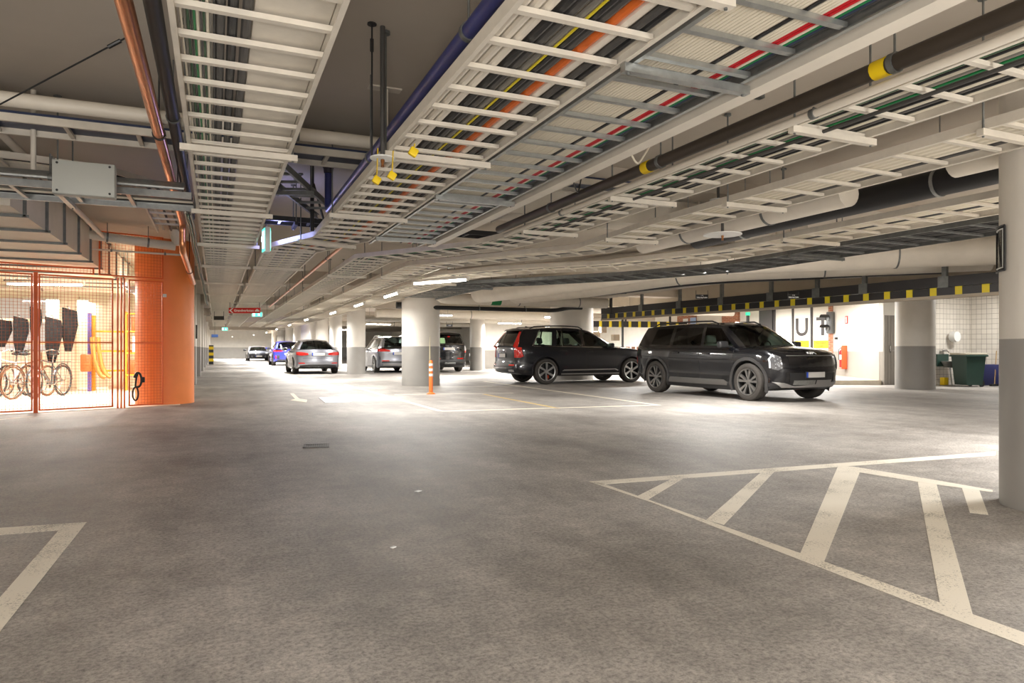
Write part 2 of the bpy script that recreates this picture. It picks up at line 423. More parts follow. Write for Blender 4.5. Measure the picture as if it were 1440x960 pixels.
# cables on them
g = 'cables on the driving lane ladder'
for k in range(11):
    m = [M_CWHITE, M_CGREY, M_CDGREEN, M_CBLK, M_CGREEN, M_CWHITE, M_CDGREY, M_CDGREEN, M_CWHITE, M_CGREY, M_CBLK][k]
    r = .0046 + .0007 * (k % 3)
    cable(PA, -.275 + k * .0122, r, m, ZT, 'thin cable among the tangle at the edge of the driving lane ladder', g, .0008)
for k in range(3): cable(PA, -.131 + k * .05, .021, M_CDGREY if k != 1 else M_CBLK, ZT, 'thick dark cable lying in the middle of the driving lane ladder', 'thick dark cables on the driving lane ladder', .002, 10)
for k, m in enumerate((M_CGREY, M_CBLK, M_WHITE, M_CGREY, M_CDGREEN)):
    mb = MB(); mb.tube([(-.222 - .024 * (k % 3) + .006 * math.sin(i * 1.3), 7.2 + i * .7, 2.36 - .025 * (k // 3) + .012 * math.sin(i * .9)) for i in range(22)], .009, 6)
    solo('hanging_cable', mb, m, 'cable in the loose bundle tied along the outer rail of the driving lane ladder', 'cable', 'loose cables beside the driving lane ladder')
gb = 'cables and pipes on the white ladder with the orange conduit'
for k in range(3): cable(PB, -.275 + k * .052, .022, M_WHITE2, ZT, 'white pipe at the edge of the ladder with the orange conduit', 'white pipes on the ladder', .0, 10, 'conduit', 'pipe')
for off, r, m, lb in [(-.115, .021, M_CBLK, 'thick black cable next to the white pipes on the ladder'), (-.065, .021, M_CDGREY, 'thick dark grey cable beside the black one on the ladder'),
                      (-.02, .014, M_CGREY, 'grey cable alongside the yellow cable on the ladder'), (.005, .006, M_CYELL, 'thin yellow cable on the ladder with the orange conduit'),
                      (.035, .018, M_CBLK, 'black cable between yellow cable and orange conduit'), (.078, .02, M_CDGREY, 'dark grey cable just before the orange conduit'),
                      (.185, .026, M_WHITE2, 'thick white pipe between the orange conduit and the grey cable'), (.245, .018, M_CDGREY, 'dark grey cable beside the thick white pipe'), (.285, .015, M_CBLK, 'black cable along the inner edge of the ladder')]:
    cable(PB, off, r, m, ZT, lb, gb, .002)
cable(PB, .13, .025, M_CORANGE, ZT, 'bright orange conduit lying along the white ladder', gb, .0, 10, 'conduit', 'pipe', s_end=9.2)
gm_ = 'cables on the galvanised ladder'
for k in range(17): cable(PM, -.285 + k * .0212, .0098, M_CWHITE, ZT, 'white cable in the flat row on the galvanised ladder', 'white cables on the galvanised ladder', .001, 6)
cable(PM, .085, .008, M_CBLK, ZT, 'thin black cable dividing the white rows on the galvanised ladder', gm_, 0)
for k in range(4): cable(PM, .108 + k * .019, .009, M_CWHITE, ZT, 'white cable between the black divider and the red pair', 'white cables beside the red pair', .001, 6)
for k in range(2): cable(PM, .180 + k * .024, .0118, M_CRED, ZT, 'bright red cable, one of the pair on the galvanised ladder', 'red cables on the galvanised ladder', .0, 8)
for off, r, m, lb in [(.2248, .0082, M_CWHITE, 'single white cable between the red pair and the green cable'), (.243, .0095, M_CGREEN, 'green cable beside the red pair on the galvanised ladder'),
                      (.262, .009, M_CBLUE, 'dark blue cable past the green one on the galvanised ladder'), (.281, .009, M_CDGREY, 'dark grey cable at the edge of the galvanised ladder')]:
    cable(PM, off, r, m, ZT, lb, gm_, 0)
gf = 'cables on the ladder under the brown pipe'
for k, m in enumerate([M_CGREEN, M_CWHITE, M_CDGREEN, M_CBLK, M_CWHITE, M_CGREY, M_CGREEN, M_CDGREY, M_CBLK, M_CBLK, M_CWHITE, M_CDGREY, M_CBLK, M_CWHITE]):
    cable(PF, -.25 + k * .0385, .007 + .004 * (k % 3), m, ZT, 'cable among green, white and black ones on the ladder under the brown pipe', gf, .002, 7)
mb = MB(); pts = [(3.3 + .012 * math.sin(i), 1.2 + i * .6, ZT - .014) for i in range(10)]; mb.tube(pts, .012, 8); solo('cable', mb, M_CDGREY, 'dark grey conduit tied underneath the rungs of the ladder under the brown pipe', 'cable')
for k in range(7):
    cable(PG, -.245 + k * .078, .022, M_CWHITE if k < 6 else M_CDGREY, ZT, 'broad white cable on the ladder passing the near pillar' if k < 6 else 'dark grey cable beside the broad white ones near the pillar', 'broad cables on the ladder by the near pillar', .001, 8)
for k in range(8):
    m = [M_CORANGE, M_CWHITE, M_CWHITE, M_CWHITE, M_CWHITE, M_CBLK, M_CWHITE, M_CWHITE][k]
    cable(PI_, -.35 + k * .085, .016 if k == 0 else .03, m, ZT - .02, 'orange conduit at the edge of the ladder below the black pipe' if k == 0 else ('black cable between white ones on the ladder below the black pipe' if k == 5 else 'wide white cable on the ladder below the thick black pipe'), 'cables on the ladder below the black pipe', .001, 8)
for k in range(7): cable(PT, -.38 + k * .12, .02, M_CBLK if k % 2 else M_CDGREY, ZT, 'dark cable on the dull galvanised outermost ladder', 'dark cables on the outermost ladder', .004, 7, s_end=16)
# ---- pipes
def pipe(name, label, pts, r, m, hang=(), cat='pipe', n=14, clamps=True, rootz=None, group=None, hm=None, rod=None):
    pts = [Vector(p) for p in pts]
    root = thing(name, label, cat, pts[0], group=group)
    mb = MB(); mb.tube(pts, r, n); obj('pipe_run', mb, m, root, True)
    for h in hang:
        # h: fraction along first..last straight run
        i = 0; s = h
        for i in range(len(pts) - 1):
            L = (pts[i + 1] - pts[i]).length
            if s <= L: break
            s -= L
        d = (pts[i + 1] - pts[i]).normalized(); p = pts[i] + d * s
        mb = MB(); R = d.to_track_quat('Z', 'Y').to_matrix().to_4x4(); R.translation = p
        mb.lathe([(r + .001, -.015), (r + .008, -.015), (r + .008, .015), (r + .001, .015)], n, R)
        rt_ = rod or CZ
        if rt_ > p.z + r + .004: mb.tube([(p.x, p.y, p.z + r), (p.x, p.y, rt_)], .006, 6)
        obj('pipe_hanger', mb, hm or M_GALVD, root, True)
    return root
def bend(pts, rad=.15, k=4):
    "round the corners of a 3-D polyline"
    pts = [Vector(p) for p in pts]; o = [pts[0]]
    for i in range(1, len(pts) - 1):
        a = (pts[i - 1] - pts[i]); b = (pts[i + 1] - pts[i]); t = min(rad, a.length * .45, b.length * .45)
        p0 = pts[i] + a.normalized() * t; p1 = pts[i] + b.normalized() * t
        for q in range(k + 1):
            u = q / k; o.append(p0 * (1 - u) ** 2 + pts[i] * 2 * u * (1 - u) + p1 * u * u)
    o.append(pts[-1]); return o
pipe('copper_pipe', 'shiny copper pipe running overhead beside the driving lane ladder', bend([(-.39, .8, 2.66), (-.39, 9.6, 2.66), (-.39, 9.6, 2.3), (-.39, 14.2, 2.3)], .12), .04, M_COPPER, (2.2, 4.9, 7.6, 11.5), hm=M_BLKP)
pipe('drain_pipe', 'black drain pipe hung close beside the copper pipe', [(-.285, .8, 2.78), (-.285, 9.4, 2.70)], .042, M_CDGREY, (1.5, 4.7, 7.3))
pipe('blue_pipe', 'blue painted pipe beside the white ladder, dropping from the slab at its far end', bend([(1.08, .8, 2.56), (1.08, 7.34, 2.5), (1.08, 7.34, 2.9)], .1), .038, M_BLUE, (2.2, 4.4), hm=M_GALVD)
pipe('pipe_hanger_flange', 'rusty dark flange fixing the top of the blue pipe to the slab', [(1.08, 7.34, 2.905), (1.08, 7.34, 2.95), (1.08, 7.34, 3.02), (1.08, 7.34, CZ)], [.045, .05, .085, .1], mat('rusty_dark_iron', srgb(52, 46, 56), .6, .2, noise=.5, nscale=12))
pipe('white_pipe', 'white crosswise pipe under the slab ahead of the beam', [(-9.3, 5.75, 2.8), (2.9, 5.75, 2.8)], .052, M_WHITE2, (4.2, 7.2, 9.9, 11.5))
pipe('brown_pipe', 'long dark brown pipe above the edge of the green-cabled ladder', [(3.02, .8, 2.45), (3.02, 7.35, 2.45)], .043, M_BROWN, (1.5, 3.4, 5.2))
pipe('thin_white_pipe', 'slim white pipe directly under the dark brown pipe', [(3.03, .8, 2.362), (3.03, 7.2, 2.362)], .022, M_WHITE2, (2, 5), rod=2.399)
mb = MB(); mb.sweep([(2.485, .8, ZT - .02), (2.485, 8.3, ZT - .02)], [(-.052, 0), (.045, 0), (.052, .012), (.052, .1), (-.052, .1)]); r_ = thing('cable_trunking', 'white boxed trunking along the far side of the galvanised ladder', 'trunking', (2.455, .8, ZT))
obj('trunking_body', mb, M_WHITE2, r_, True)
for y in (2.2, 4.4, 6.0):
    mb = MB(); mb.bar((2.55, y, ZT), (2.55, y, CZ), .03, .02, (0, 1, 0)); obj('hanger_strip', mb, M_WHITE, r_, True)
pipe('insulated_pipe', 'cream insulated pipe below the broad-cabled ladder, with one end cut open', [(5.42, 4.6, 2.52), (5.46, 8.0, 2.52)], .13, M_WHITE2, (1.0, 2.4), n=20)
pipe('black_pipe', 'thick black pipe with steel clamp running beside the cream insulated pipe', [(5.82, .8, 2.54), (5.82, 7.3, 2.5)], .12, M_BLACK, (3.2, 5.6), n=20, hm=M_GALV)
pipe('insulated_pipe', 'short stub of cream insulated pipe next to the near pillar', [(5.42, .8, 2.56), (5.42, 3.6, 2.56)], .13, M_WHITE2, (1.5,), n=20)
# crosswise trays and services over the mesh cage
PX1 = [(-9.2, 6.98), (-.2, 6.98)]
ladder('galvanised crosswise cable ladder carrying the grey junction box', PX1, ZT + .02, .62, .42, M_GALV, M_GALV, hang=(3.2, 5.9, 8.0), s0=.1)
for k in range(3):
    pipe('conduit', 'galvanised conduit, one of three beside the crosswise ladder with the junction box', [(-9.2, 6.38 + k * .07, ZT + .05 + .03 * k), (-.25, 6.38 + k * .07, ZT + .05 + .03 * k)], .018, M_GALV, (6.2, 8), group='conduits by the junction box', n=8, rod=2.6)
for k in range(4): cable(PX1, -.2 + k * .09, .016, [M_CBLK, M_CWHITE, M_CGREY, M_CBLK][k], ZT + .02, 'cable lying on the crosswise galvanised ladder', 'cables on the crosswise ladder', .008, 7)
jb = thing('junction_box', 'grey rectangular junction box with screwed lid on the crosswise ladder', 'junction box', (-.94, 6.22, 2.25))
mb = MB(); mb.box((0, 0, .13), (.42, .1, .26), bev=.008); obj('box_body', mb, mat('box_grey', srgb(176, 178, 172), .45), jb)
mb = MB(); mb.box((0, -.056, .13), (.415, .012, .255), bev=.004); lid = obj('box_lid', mb, MATS['box_grey'], jb)
for sx in (-1, 1):
    for sz in (-1, 1):
        mb = MB(); mb.lathe([(.009, 0), (.009, .004)], 10, Matrix.Translation((sx * .175, -.062, .13 + sz * .105)) @ Matrix.Rotation(PI / 2, 4, 'X'), True); obj('lid_screw', mb, M_BLKP, lid)
mb = MB(); mb.bar((-.1, .05, .2), (-.1, .135, .2), .03, .02); mb.bar((.1, .05, .2), (.1, .135, .2), .03, .02); obj('mounting_bracket', mb, M_GALV, jb)
PX2 = [(-7, 7.75), (-1.7, 7.75), (-1.1, 7.9), (-.72, 8.35), (-.6, 9.0), (-.6, 11.5)]
ladder('white cable ladder that curves round behind the junction box', PX2, 2.8, .42, .42, hang=(2, 4.2))
for k in range(3): cable(PX2, -.12 + k * .1, .015, [M_CWHITE, M_CBLK, M_CGREY][k], 2.8, 'cable following the curved white ladder', 'cables on the curved ladder', .004, 7)
PX3 = [(-9.2, 6.42), (4.2, 6.42)]
ladder('crosswise cable ladder under the slab lined with dark blue sheet', PX3, 2.78, .4, .5, M_WHITE, M_WHITE, hang=(3, 6, 9, 12), pan=(-.18, .18, M_DBLUE))
PX4 = [(.35, 6.1), (1.25, 8.4)]
ladder('short dark galvanised ladder slanting between the two white ladders', PX4, 2.62, .3, .3, M_GALVD, M_GALVD, hang=(1.0,))
PX5 = [(-.1, 8.9), (3.6, 8.9)]
ladder('dark crosswise ladder beyond the blue pipe', PX5, 2.62, .32, .35, M_BLKP, M_GALVD, hang=(1, 3))
# big duct running into the cage
du = thing('air_duct', 'large beige rectangular air duct with flanged joints entering the mesh cage', 'duct', (-2.9, 5, 2.5))
mb = MB(); mb.box((-2.95, 14.0, 2.775), (2.1, 11.4, .55)); obj('duct_body', mb, M_WHITE2, du, True, smooth=0)
for k in range(10):
    y = 8.8 + 1.05 * k; mb = MB()
    for (cx, cz, sx, sz) in ((-2.95, 2.485, 2.2, .03), (-2.95, 3.065, 2.2, .03), (-4.015, 2.775, .03, .6), (-1.885, 2.775, .03, .6)): mb.box((cx, y, cz), (sx, .03, sz))
    obj('duct_flange', mb, M_GALVD, du, True, smooth=0)
for y in (9.3, 12):
    for x in (-3.9, -2.0): mb = MB(); mb.tube([(x, y, 3.05), (x, y, CZ)], .008, 6); obj('hanger_rod', mb, M_GALVD, du, True)
pipe('brace_pipe', 'beige pipe running level along the side of the large air duct', [(-1.71, 5.95, 2.935), (-1.71, 13.0, 2.91)], .035, M_WHITE2)
pipe('vent_pipe', 'beige pipe with elbow in front of the orange pillar top', [(-1.95, 13.0, 2.93), (-1.3, 13.1, 2.88), (-.65, 13.2, 2.84)], .075, M_WHITE2, (.3, .9))
mb = MB(); mb.lathe([(.09, 0), (.16, .25)], 20, Matrix.Translation((-.6, 13.2, 2.86)), True); solo('vent_cowl', mb, M_WHITE2, 'beige funnel shaped cowl where the vent pipe meets the slab', 'cowl')
pipe('thin_conduit', 'thin horizontal conduit crossing just below the vent pipe', [(-2.0, 13.05, 2.7), (-.55, 13.25, 2.7)], .016, M_WHITE2, (.4, 1.2), rod=2.74)
pipe('hanging_strut', 'white vertical strut from the slab down to the crosswise ladder', [W(47, 240, 2.5), (W(47, 240, 2.5).x, W(47, 240, 2.5).y, CZ)], .02, M_WHITE2)
mb = MB(); a = W(-10, 152, 2.64); b = W(183, 50, CZ - .02); mb.tube([a, b], .006, 6); mb.tube([a.lerp(b, .84), a.lerp(b, .93)], .014, 8); solo('tension_hanger', mb, M_BLKP, 'thin black tension rod with turnbuckle fixed to the slab', 'rod')
# rods and bracket near the blue pipe
p = W(523, 33, CZ); mb = MB(); mb.tube([(p.x, p.y, 2.3), (p.x, p.y, CZ)], .006, 6); mb.tube([(p.x, p.y, 2.97), (p.x, p.y, 3.05)], .012, 8); mb.tube([(p.x, p.y, CZ - .01), (p.x, p.y, CZ)], .03, 10); solo('hanger_rod', mb, M_BLKP, 'single thin black rod hanging from the slab between the two white ladders', 'rod')
p = W(541, 124, CZ); tb = thing('hanger_bracket', 'pale T-shaped bracket bolted to the slab above the sprinkler shield', 'bracket', (p.x, p.y, 2.55))
mb = MB(); mb.box((p.x, p.y, CZ - .006), (.26, .09, .012)); obj('base_plate', mb, M_WHITE, tb, True); mb = MB(); mb.box((p.x, p.y, 2.86), (.045, .045, .58)); obj('hanger_post', mb, M_WHITE, tb, True)
mb = MB(); q = W(369, 300, 2.9)
def sprinkler(px, d, zp, r, label, top=CZ):
    x, y = PD(px, d); s = thing('sprinkler_head', label, 'sprinkler', (x, y, zp), group='sprinklers with white shields')
    mb = MB(); mb.tube([(0, 0, .01), (0, 0, top - zp)], .016, 10); obj('hanger_pipe', mb, M_CDGREY, s)
    mb = MB(); mb.lathe([(.0, .0), (r, .004), (r, .012), (0, .02)], 28, None); obj('shield_disc', mb, M_SIGNW, s)
    mb = MB(); mb.lathe([(.012, -.05), (.008, -.03), (.014, -.012), (.012, 0)], 10, None, True); obj('nozzle', mb, mat('brass', srgb(150, 100, 60), .35, .9), s); return s
sprinkler(538, 4.42, ZD(226, 4.45), .08, 'sprinkler with white round shield beside the yellow straps')
sprinkler(1010, 8.2, ZD(282, 8.2), .1, 'sprinkler with white round shield between the brown pipe and the near pillar')
sprinkler(1016, 6.9, ZD(331, 6.9), .19, 'larger sprinkler shield hanging below the broad-cabled ladder', 2.33)
for (px, d, y0, y1, lb) in ((529.5, 4.4, 208, 256, 'narrow yellow strap hanging to the near side of the white sprinkler shield'), (551, 4.3, 212, 250, 'yellow strap knotted at the far side of the white sprinkler shield'), (581, 3.9, 202, 217, 'folded yellow strap tucked on the white ladder rail')):
    x, y = PD(px, d); mb = MB(); z0, z1 = ZD(y1, d), ZD(y0, d)
    mb.bar((x, y, z0), (x + .008, y, z1), .004, .018, (0, 1, 0)); mb.box((x, y - .004, z0 + .012), (.05, .03, .05), Matrix.Rotation(.5, 3, 'Y'), bev=.008); solo('hanging_strap', mb, M_YELLOW, lb, 'strap', 'yellow straps')
for (px, py, z, lb) in ((935, 236, 2.42, 'small yellow tag wrapped on the brown pipe farther along'), (1266, 97, 2.44, 'yellow printed tag wrapped on the brown pipe close by')):
    p = Vector((3.05, 0, 2.47)); # on the brown pipe
    d = 1.0
    yy = 2.33 if px > 1100 else 4.33
    mb = MB(); mb.tube([(3.02, yy, 2.45), (3.02, yy + .08, 2.45)], .047, 14); solo('hanging_tag', mb, M_YELLOW, lb, 'tag', 'yellow pipe tags')
# copper loop, dark posts near the far junction
pipe('copper_pipe', 'thin copper pipe bent at a right angle beyond the ladder junction', bend([(1.1, 9.6, 2.5), (1.62, 9.6, 2.5), (1.62, 24, 2.45)], .06), .025, M_COPPER, (2, 5, 8, 11))
pipe('support_post', 'black vertical post standing between the ladders from slab to rail', [W(439, 325, 2.4), (W(439, 325, 2.4).x, W(439, 325, 2.4).y, CZ)], .022, M_BLKP)
a = W(441, 258, 2.9); b = W(456, 312, 2.5); pipe('diagonal_strut', 'thin black diagonal strut beside the vertical black post', [a, b], .012, M_BLKP)
# large white ducts at the bend and the crosswise cream main
pipe('insulated_main', 'large cream insulated main sweeping diagonally under the slab, nearer of the pair', bend([(14.0, 7.0, 2.86), (8.6, 11.2, 2.8), (7.3, 14.5, 2.6), (6.7, 17.75, 2.6)], 1.2, 6), .27, M_WHITE2, (3, 6), n=28)
pipe('insulated_main', 'large cream insulated main sweeping diagonally under the slab, farther of the pair', bend([(14.0, 8.6, 2.86), (9.8, 12.3, 2.8), (8.5, 15.3, 2.6), (7.8, 17.75, 2.6)], 1.2, 6), .26, M_WHITE2, (3, 6), n=28)
pipe('dark_main', 'black insulated main beside the sweeping cream mains', bend([(14.1, 9.6, 2.78), (10.9, 13.2, 2.76), (9.9, 17.9, 2.7)], 1., 5), .14, M_BLACK, (3,), n=20)
yy = 18.62
pipe('cream_main', 'straight cream main crossing in front of the thick pillar', bend([(5.7, yy - .2, 3.1), (5.7, yy - .2, 2.48), (11.2, yy - .2, 2.48)], .3), .155, M_WHITE2, (3, 5), n=24)
mb = MB(); mb.mi = 0; mb.tube([(7.3, yy - .2, 2.48), (7.6, yy - .2, 2.48)], .158, 24); solo('pipe_label', mb, M_CGREEN, 'green printed band around the straight cream main', 'pipe label')
va = thing('shutoff_valve', 'small black and red valve on the straight cream main', 'valve', (7.0, yy - .42, 2.45))
mb = MB(); mb.tube([(0, .1, .0), (0, -.02, 0)], .03, 12); mb.lathe([(.05, -.03), (.07, 0), (.05, .03)], 16, Matrix.Rotation(PI / 2, 4, 'X'), True); obj('valve_body', mb, M_BLKP, va)
mb = MB(); mb.bar((-.12, -.06, .02), (.12, -.06, .02), .03, .015); obj('valve_lever', mb, M_RED, va)
pipe('black_pipe', 'black pipe slung under the straight cream main', bend([(5.6, yy + .2, 2.24), (9.6, yy + .2, 2.24), (10.2, yy + .3, 2.35), (10.6, yy + .3, 2.35)], .2), .06, M_BLACK, (1.5, 3))
for k, (y, z, r, m) in enumerate(((22, 2.5, .14, M_WHITE2), (24, 2.62, .12, M_BLACK), (27.4, 2.5, .18, M_WHITE2), (33.5, 2.55, .16, M_WHITE2), (41, 2.55, .14, M_WHITE2))):
    pipe('crosswise_main', ['cream main crossing behind the thick pillars', 'black main crossing just beyond the first cream one', 'second cream main crossing beyond the black one', 'cream main crossing above the parked cars', 'cream main crossing far down the bays'][k], [(5.9, y, z), (19, y - .4, z)], r, m, (4, 9), n=16)
# perpendicular details seen against the slab on the right side
du2 = thing('air_duct', 'pale galvanised duct crossing above the brown pipe', 'duct', (5, 7.9, 2.55))
mb = MB(); mb.box((5.2, 7.75, 2.86), (5.6, .5, .34)); obj('duct_body', mb, M_WHITE2, du2, True, smooth=0)
for x in (3.2, 4.6, 6.0, 7.4): mb = MB(); mb.box((x, 7.75, 2.86), (.03, .56, .4)); obj('duct_flange', mb, M_WHITE2, du2, True, smooth=0)
for x in (3, 7): mb = MB(); mb.tube([(x, 7.75, 3.02), (x, 7.75, CZ)], .008, 6); obj('hanger_rod', mb, M_GALVD, du2, True)
mb = MB(); mb.lathe([(.3, 0), (.3, .02), (.27, .02), (.27, -.001)], 28, Matrix.Translation((5.2, 7.4, 2.88)) @ Matrix.Rotation(PI / 2, 4, 'X')); mb.bm.free()
for (px, py, px2, py2, lb) in ((1108, 45, 1106, 150, 'first'), (1180, 55, 1180, 122, 'second')): pass
for (x, y, lb) in ((3.02, 3.2, 'steel hanger channel holding the brown pipe, the one nearest the yellow tag'), (2.86, 5.4, 'steel hanger channel between the trunking and the brown pipe')):
    hb = thing('hanger_channel', lb, 'hanger', (x, y, 2.6)); mb = MB(); mb.box((x, y, 2.86), (.045, .045, .56)); obj('hanger_post', mb, M_GALVD, hb, True)
    mb = MB(); mb.box((x, y, CZ - .01), (.3, .05, .02)); obj('head_plate', mb, M_GALVD, hb, True)
mb = MB(); mb.tube(bend([(2.548, 3.9, 2.4), (2.68, 4.0, 2.33), (2.9, 4.15, 2.55), (2.98, 4.2, 2.75)], .2, 5), .007, 6); solo('cable', mb, M_CWHITE, 'loose white cable looping from the trunking up toward the brown pipe', 'cable')
mb = MB(); mb.tube(bend([(2.548, 4.7, 2.4), (2.68, 4.85, 2.3), (2.8, 5.0, 2.5), (2.9, 5.1, 2.75)], .2, 5), .006, 6); solo('cable', mb, M_CBLK, 'loose black cable hanging below the trunking', 'cable')
# ------------------------------------------------------------------ cars
def curve(keys):
    "monotone cubic through (x, value) keys"
    ks = sorted(keys); n = len(ks); xs = [k[0] for k in ks]; ys = [k[1] for k in ks]
    d = [(ys[i + 1] - ys[i]) / (xs[i + 1] - xs[i]) for i in range(n - 1)]
    m = [d[0]] + [0 if d[i - 1] * d[i] <= 0 else 2 * d[i - 1] * d[i] / (d[i - 1] + d[i]) for i in range(1, n - 1)] + [d[-1]]
    def f(x):
        if x <= xs[0]: return ys[0]
        if x >= xs[-1]: return ys[-1]
        i = 0
        while x > xs[i + 1]: i += 1
        h = xs[i + 1] - xs[i]; t = (x - xs[i]) / h
        return (2 * t ** 3 - 3 * t * t + 1) * ys[i] + (t ** 3 - 2 * t * t + t) * h * m[i] + (-2 * t ** 3 + 3 * t * t) * ys[i + 1] + (t ** 3 - t * t) * h * m[i + 1]
    return f
def sstep(t): t = max(0, min(1, t)); return t * t * (3 - 2 * t)
M_INT = mat('car_interior_dark', (.03, .03, .032), .8)
M_SEATL = mat('pale_seat_leather', srgb(190, 190, 184), .5)
M_SEATD = mat('dark_seat_leather', (.03, .03, .033), .5)
M_TYRE = mat('tyre_rubber', srgb(62, 58, 54), .75, noise=.12, nscale=20)
M_RIMS = mat('silver_rim', srgb(186, 186, 184), .3, .8)
M_RIMG = mat('dark_grey_rim', srgb(126, 124, 121), .35, .7)
M_HUB = mat('dark_brake', (.02, .02, .02), .6)
M_TAIL = mat('red_tail_lens', (.5, .012, .01), .15, coat=1., emit=.1, ecol=(1, .05, .02))
M_LENS = mat('clear_lamp_lens', (.62, .64, .66), .08, .35, coat=1.)
M_DLENS = mat('smoked_lamp_lens', (.12, .12, .125), .15, .3, coat=1.)
M_DRL = mat('lamp_white', (.8, .82, .85), .2, coat=1.)
M_PLATE = mat('plate_white', srgb(205, 203, 198), .5); M_PBLUE = mat('plate_blue', srgb(40, 80, 190), .5)
G_CLEAR = glass('car_glass', (.62, .74, .66)); G_DARK = glass('privacy_glass', (.07, .08, .07)); G_MID = glass('tinted_glass', (.3, .36, .32))
def make_car(S, label, loc, rz, group=None):
    xf, xr, Wd, r = S['xf'], S['xr'], S['W'], S['r']
    xa, xb = S['axles']
    cw, ch, cs, cbt = curve(S['w']), curve(S['zb']), curve(S['zs']), curve(S['zt'])
    nose, tail = curve(S['nose']), curve(S['tail'])
    cowl, cend = S['cowl'], S['cend']
    prof = S['prof']; K = 5
    kf, kr = S.get('kf', .1), S.get('kr', .07)
    def warp(x, y, z):
        s = max(0, (x - (xf - .8)) / .8) ** 2; t = max(0, ((xr + .7) - x) / .7) ** 2
        return Vector((x - nose(z) * s - kf * (y / Wd) ** 2 * s + tail(z) * t + kr * (y / Wd) ** 2 * t, y, z))
    root = thing('car', label, 'car', loc, rz, group)
    # ---- lower body, a closed shell with a tub for the cabin
    xs = set()
    for i in range(61): xs.add(round(xr + (xf - xr) * i / 60, 4))
    for e in (.012, .03, .055): xs.add(xf - e); xs.add(xr + e)
    xs = sorted(x for x in xs if abs(x - cowl) > .02 and abs(x - cend) > .02)
    xs += [cowl - .004, cowl + .004, cend - .004, cend + .004]; xs.sort()
    def section(x):
        w, zb, zs, zt = cw(x), ch(x), cs(x), cbt(x); h = []
        for k in range(K): h.append((w * .93 * k / (K - 1), zs))
        ns = len(prof)
        for i, (t, ins) in enumerate(prof):
            if i == 0: continue
            h.append((w - ins, zs + (zb - zs) * t))
        yt = w - prof[-1][1]
        cab = cend < x < cowl
        for k in range(1, K):
            f = 1 - k / (K - 1)
            if cab: h.append(((yt - .1) * f if k > 1 else yt - .07, S['tub'] if k > 1 else zb - .02))
            else: h.append((yt * f, zb + (zt - zb) * (1 - f ** 2.2)))
        return h
    mb = MB(); bm = mb.bm; rings = []
    for x in xs:
        h = section(x); full = h + [(-y, z) for y, z in h[-2:0:-1]]
        rings.append([bm.verts.new(warp(x, y, z)) for y, z in full])
    n = len(rings[0])
    for q in range(len(rings) - 1):
        for k in range(n):
            f = mb.face((rings[q][k], rings[q][(k + 1) % n], rings[q + 1][(k + 1) % n], rings[q + 1][k]))
    def cap(x, ring, sgn):
        h = section(x); S_ = len(prof) - 1
        bot = list(range(K - 1, 0, -1)) + [0] + [n - k for k in range(1, K)]
        top = [K - 1 + S_ + k for k in range(K - 1)] + [K - 1 + S_ + K - 1] + [n - (K - 1 + S_ + k) for k in range(K - 2, -1, -1)]
        rows = [[ring[i] for i in bot]]
        for s_ in range(1, S_):
            iL = K - 1 + s_; y, z = h[iL]; row = [ring[iL]]
            for j in range(1, 2 * K - 2):
                f = 1 - j / (K - 1); row.append(bm.verts.new(warp(x, y * f, z)))
            row.append(ring[n - iL]); rows.append(row)
        rows.append([ring[i] for i in top])
        for a in range(len(rows) - 1):
            for b in range(len(rows[0]) - 1): mb.face((rows[a][b], rows[a][b + 1], rows[a + 1][b + 1], rows[a + 1][b]))
    cap(xs[-1], rings[-1], 1); cap(xs[0], rings[0], -1)
    me = mb.mesh('body', 0); tmp = bpy.data.objects.new('shell', me); COL.objects.link(tmp)
    # wheel wells
    cb = MB(); R = r * 1.13
    for ax in (xa, xb):
        for sd in (-1, 1):
            cb.lathe([(R, -.2), (R, .3)], 40, Matrix.Translation((ax, sd * (Wd - .1), r)) @ Matrix.Rotation(-sd * PI / 2, 4, 'X'), True)
    cut = bpy.data.objects.new('cut', cb.mesh('cut', 0)); COL.objects.link(cut)
    md = tmp.modifiers.new('b', 'BOOLEAN'); md.operation = 'DIFFERENCE'; md.object = cut; md.solver = 'EXACT'
    dg = bpy.context.evaluated_depsgraph_get(); dg.update()
    low = bpy.data.meshes.new_from_object(tmp.evaluated_get(dg)); bpy.data.objects.remove(tmp); bpy.data.objects.remove(cut)
    # ---- greenhouse
    yb = lambda x: cw(x) - prof[-1][1] - .045
    Gh = S['gh']; cols = Gh['cols']; zr = curve(Gh['zr']); yr = curve(Gh['yr']); crown = Gh.get('crown', .05); bulge = Gh.get('bulge', .035)
    def side_pt(xb_, xr_, v, sd):
        zb_ = ch(xb_) - .025; y0, y1 = yb(xb_), yr(xr_); z1 = zr(xr_)
        z0 = zb_
        return Vector((xb_ + (xr_ - xb_) * v, sd * (y0 + (y1 - y0) * v + bulge * 4 * v * (1 - v) * .5), z0 + (z1 - z0) * v))
    gb = MB(); gb.bm.from_mesh(low); bm = gb.bm
    vr = [0, .05, .13, .3, .5, .7, .86, .93, 1.]; g0, g1 = 2, 6
    panes = []
    for sd in (-1, 1):
        pi = 0
        for i in range(len(cols) - 1):
            typ = cols[i][2]; ns = max(2, int(abs(cols[i + 1][0] - cols[i][0]) / .12))
            rows = [[side_pt(cols[i][0] + (cols[i + 1][0] - cols[i][0]) * j / ns, cols[i][1] + (cols[i + 1][1] - cols[i][1]) * j / ns, v, sd) for j in range(ns + 1)] for v in vr]
            if typ in 'GD':
                gb.mi = 1; gb.grid(rows[:g0 + 1]); gb.mi = 0; gb.grid(rows[g1:]); panes.append((sd, typ, rows[g0:g1 + 1]))
            else:
                gb.mi = 1 if typ == 'B' else 0; gb.grid(rows)
    gb.mi = 0
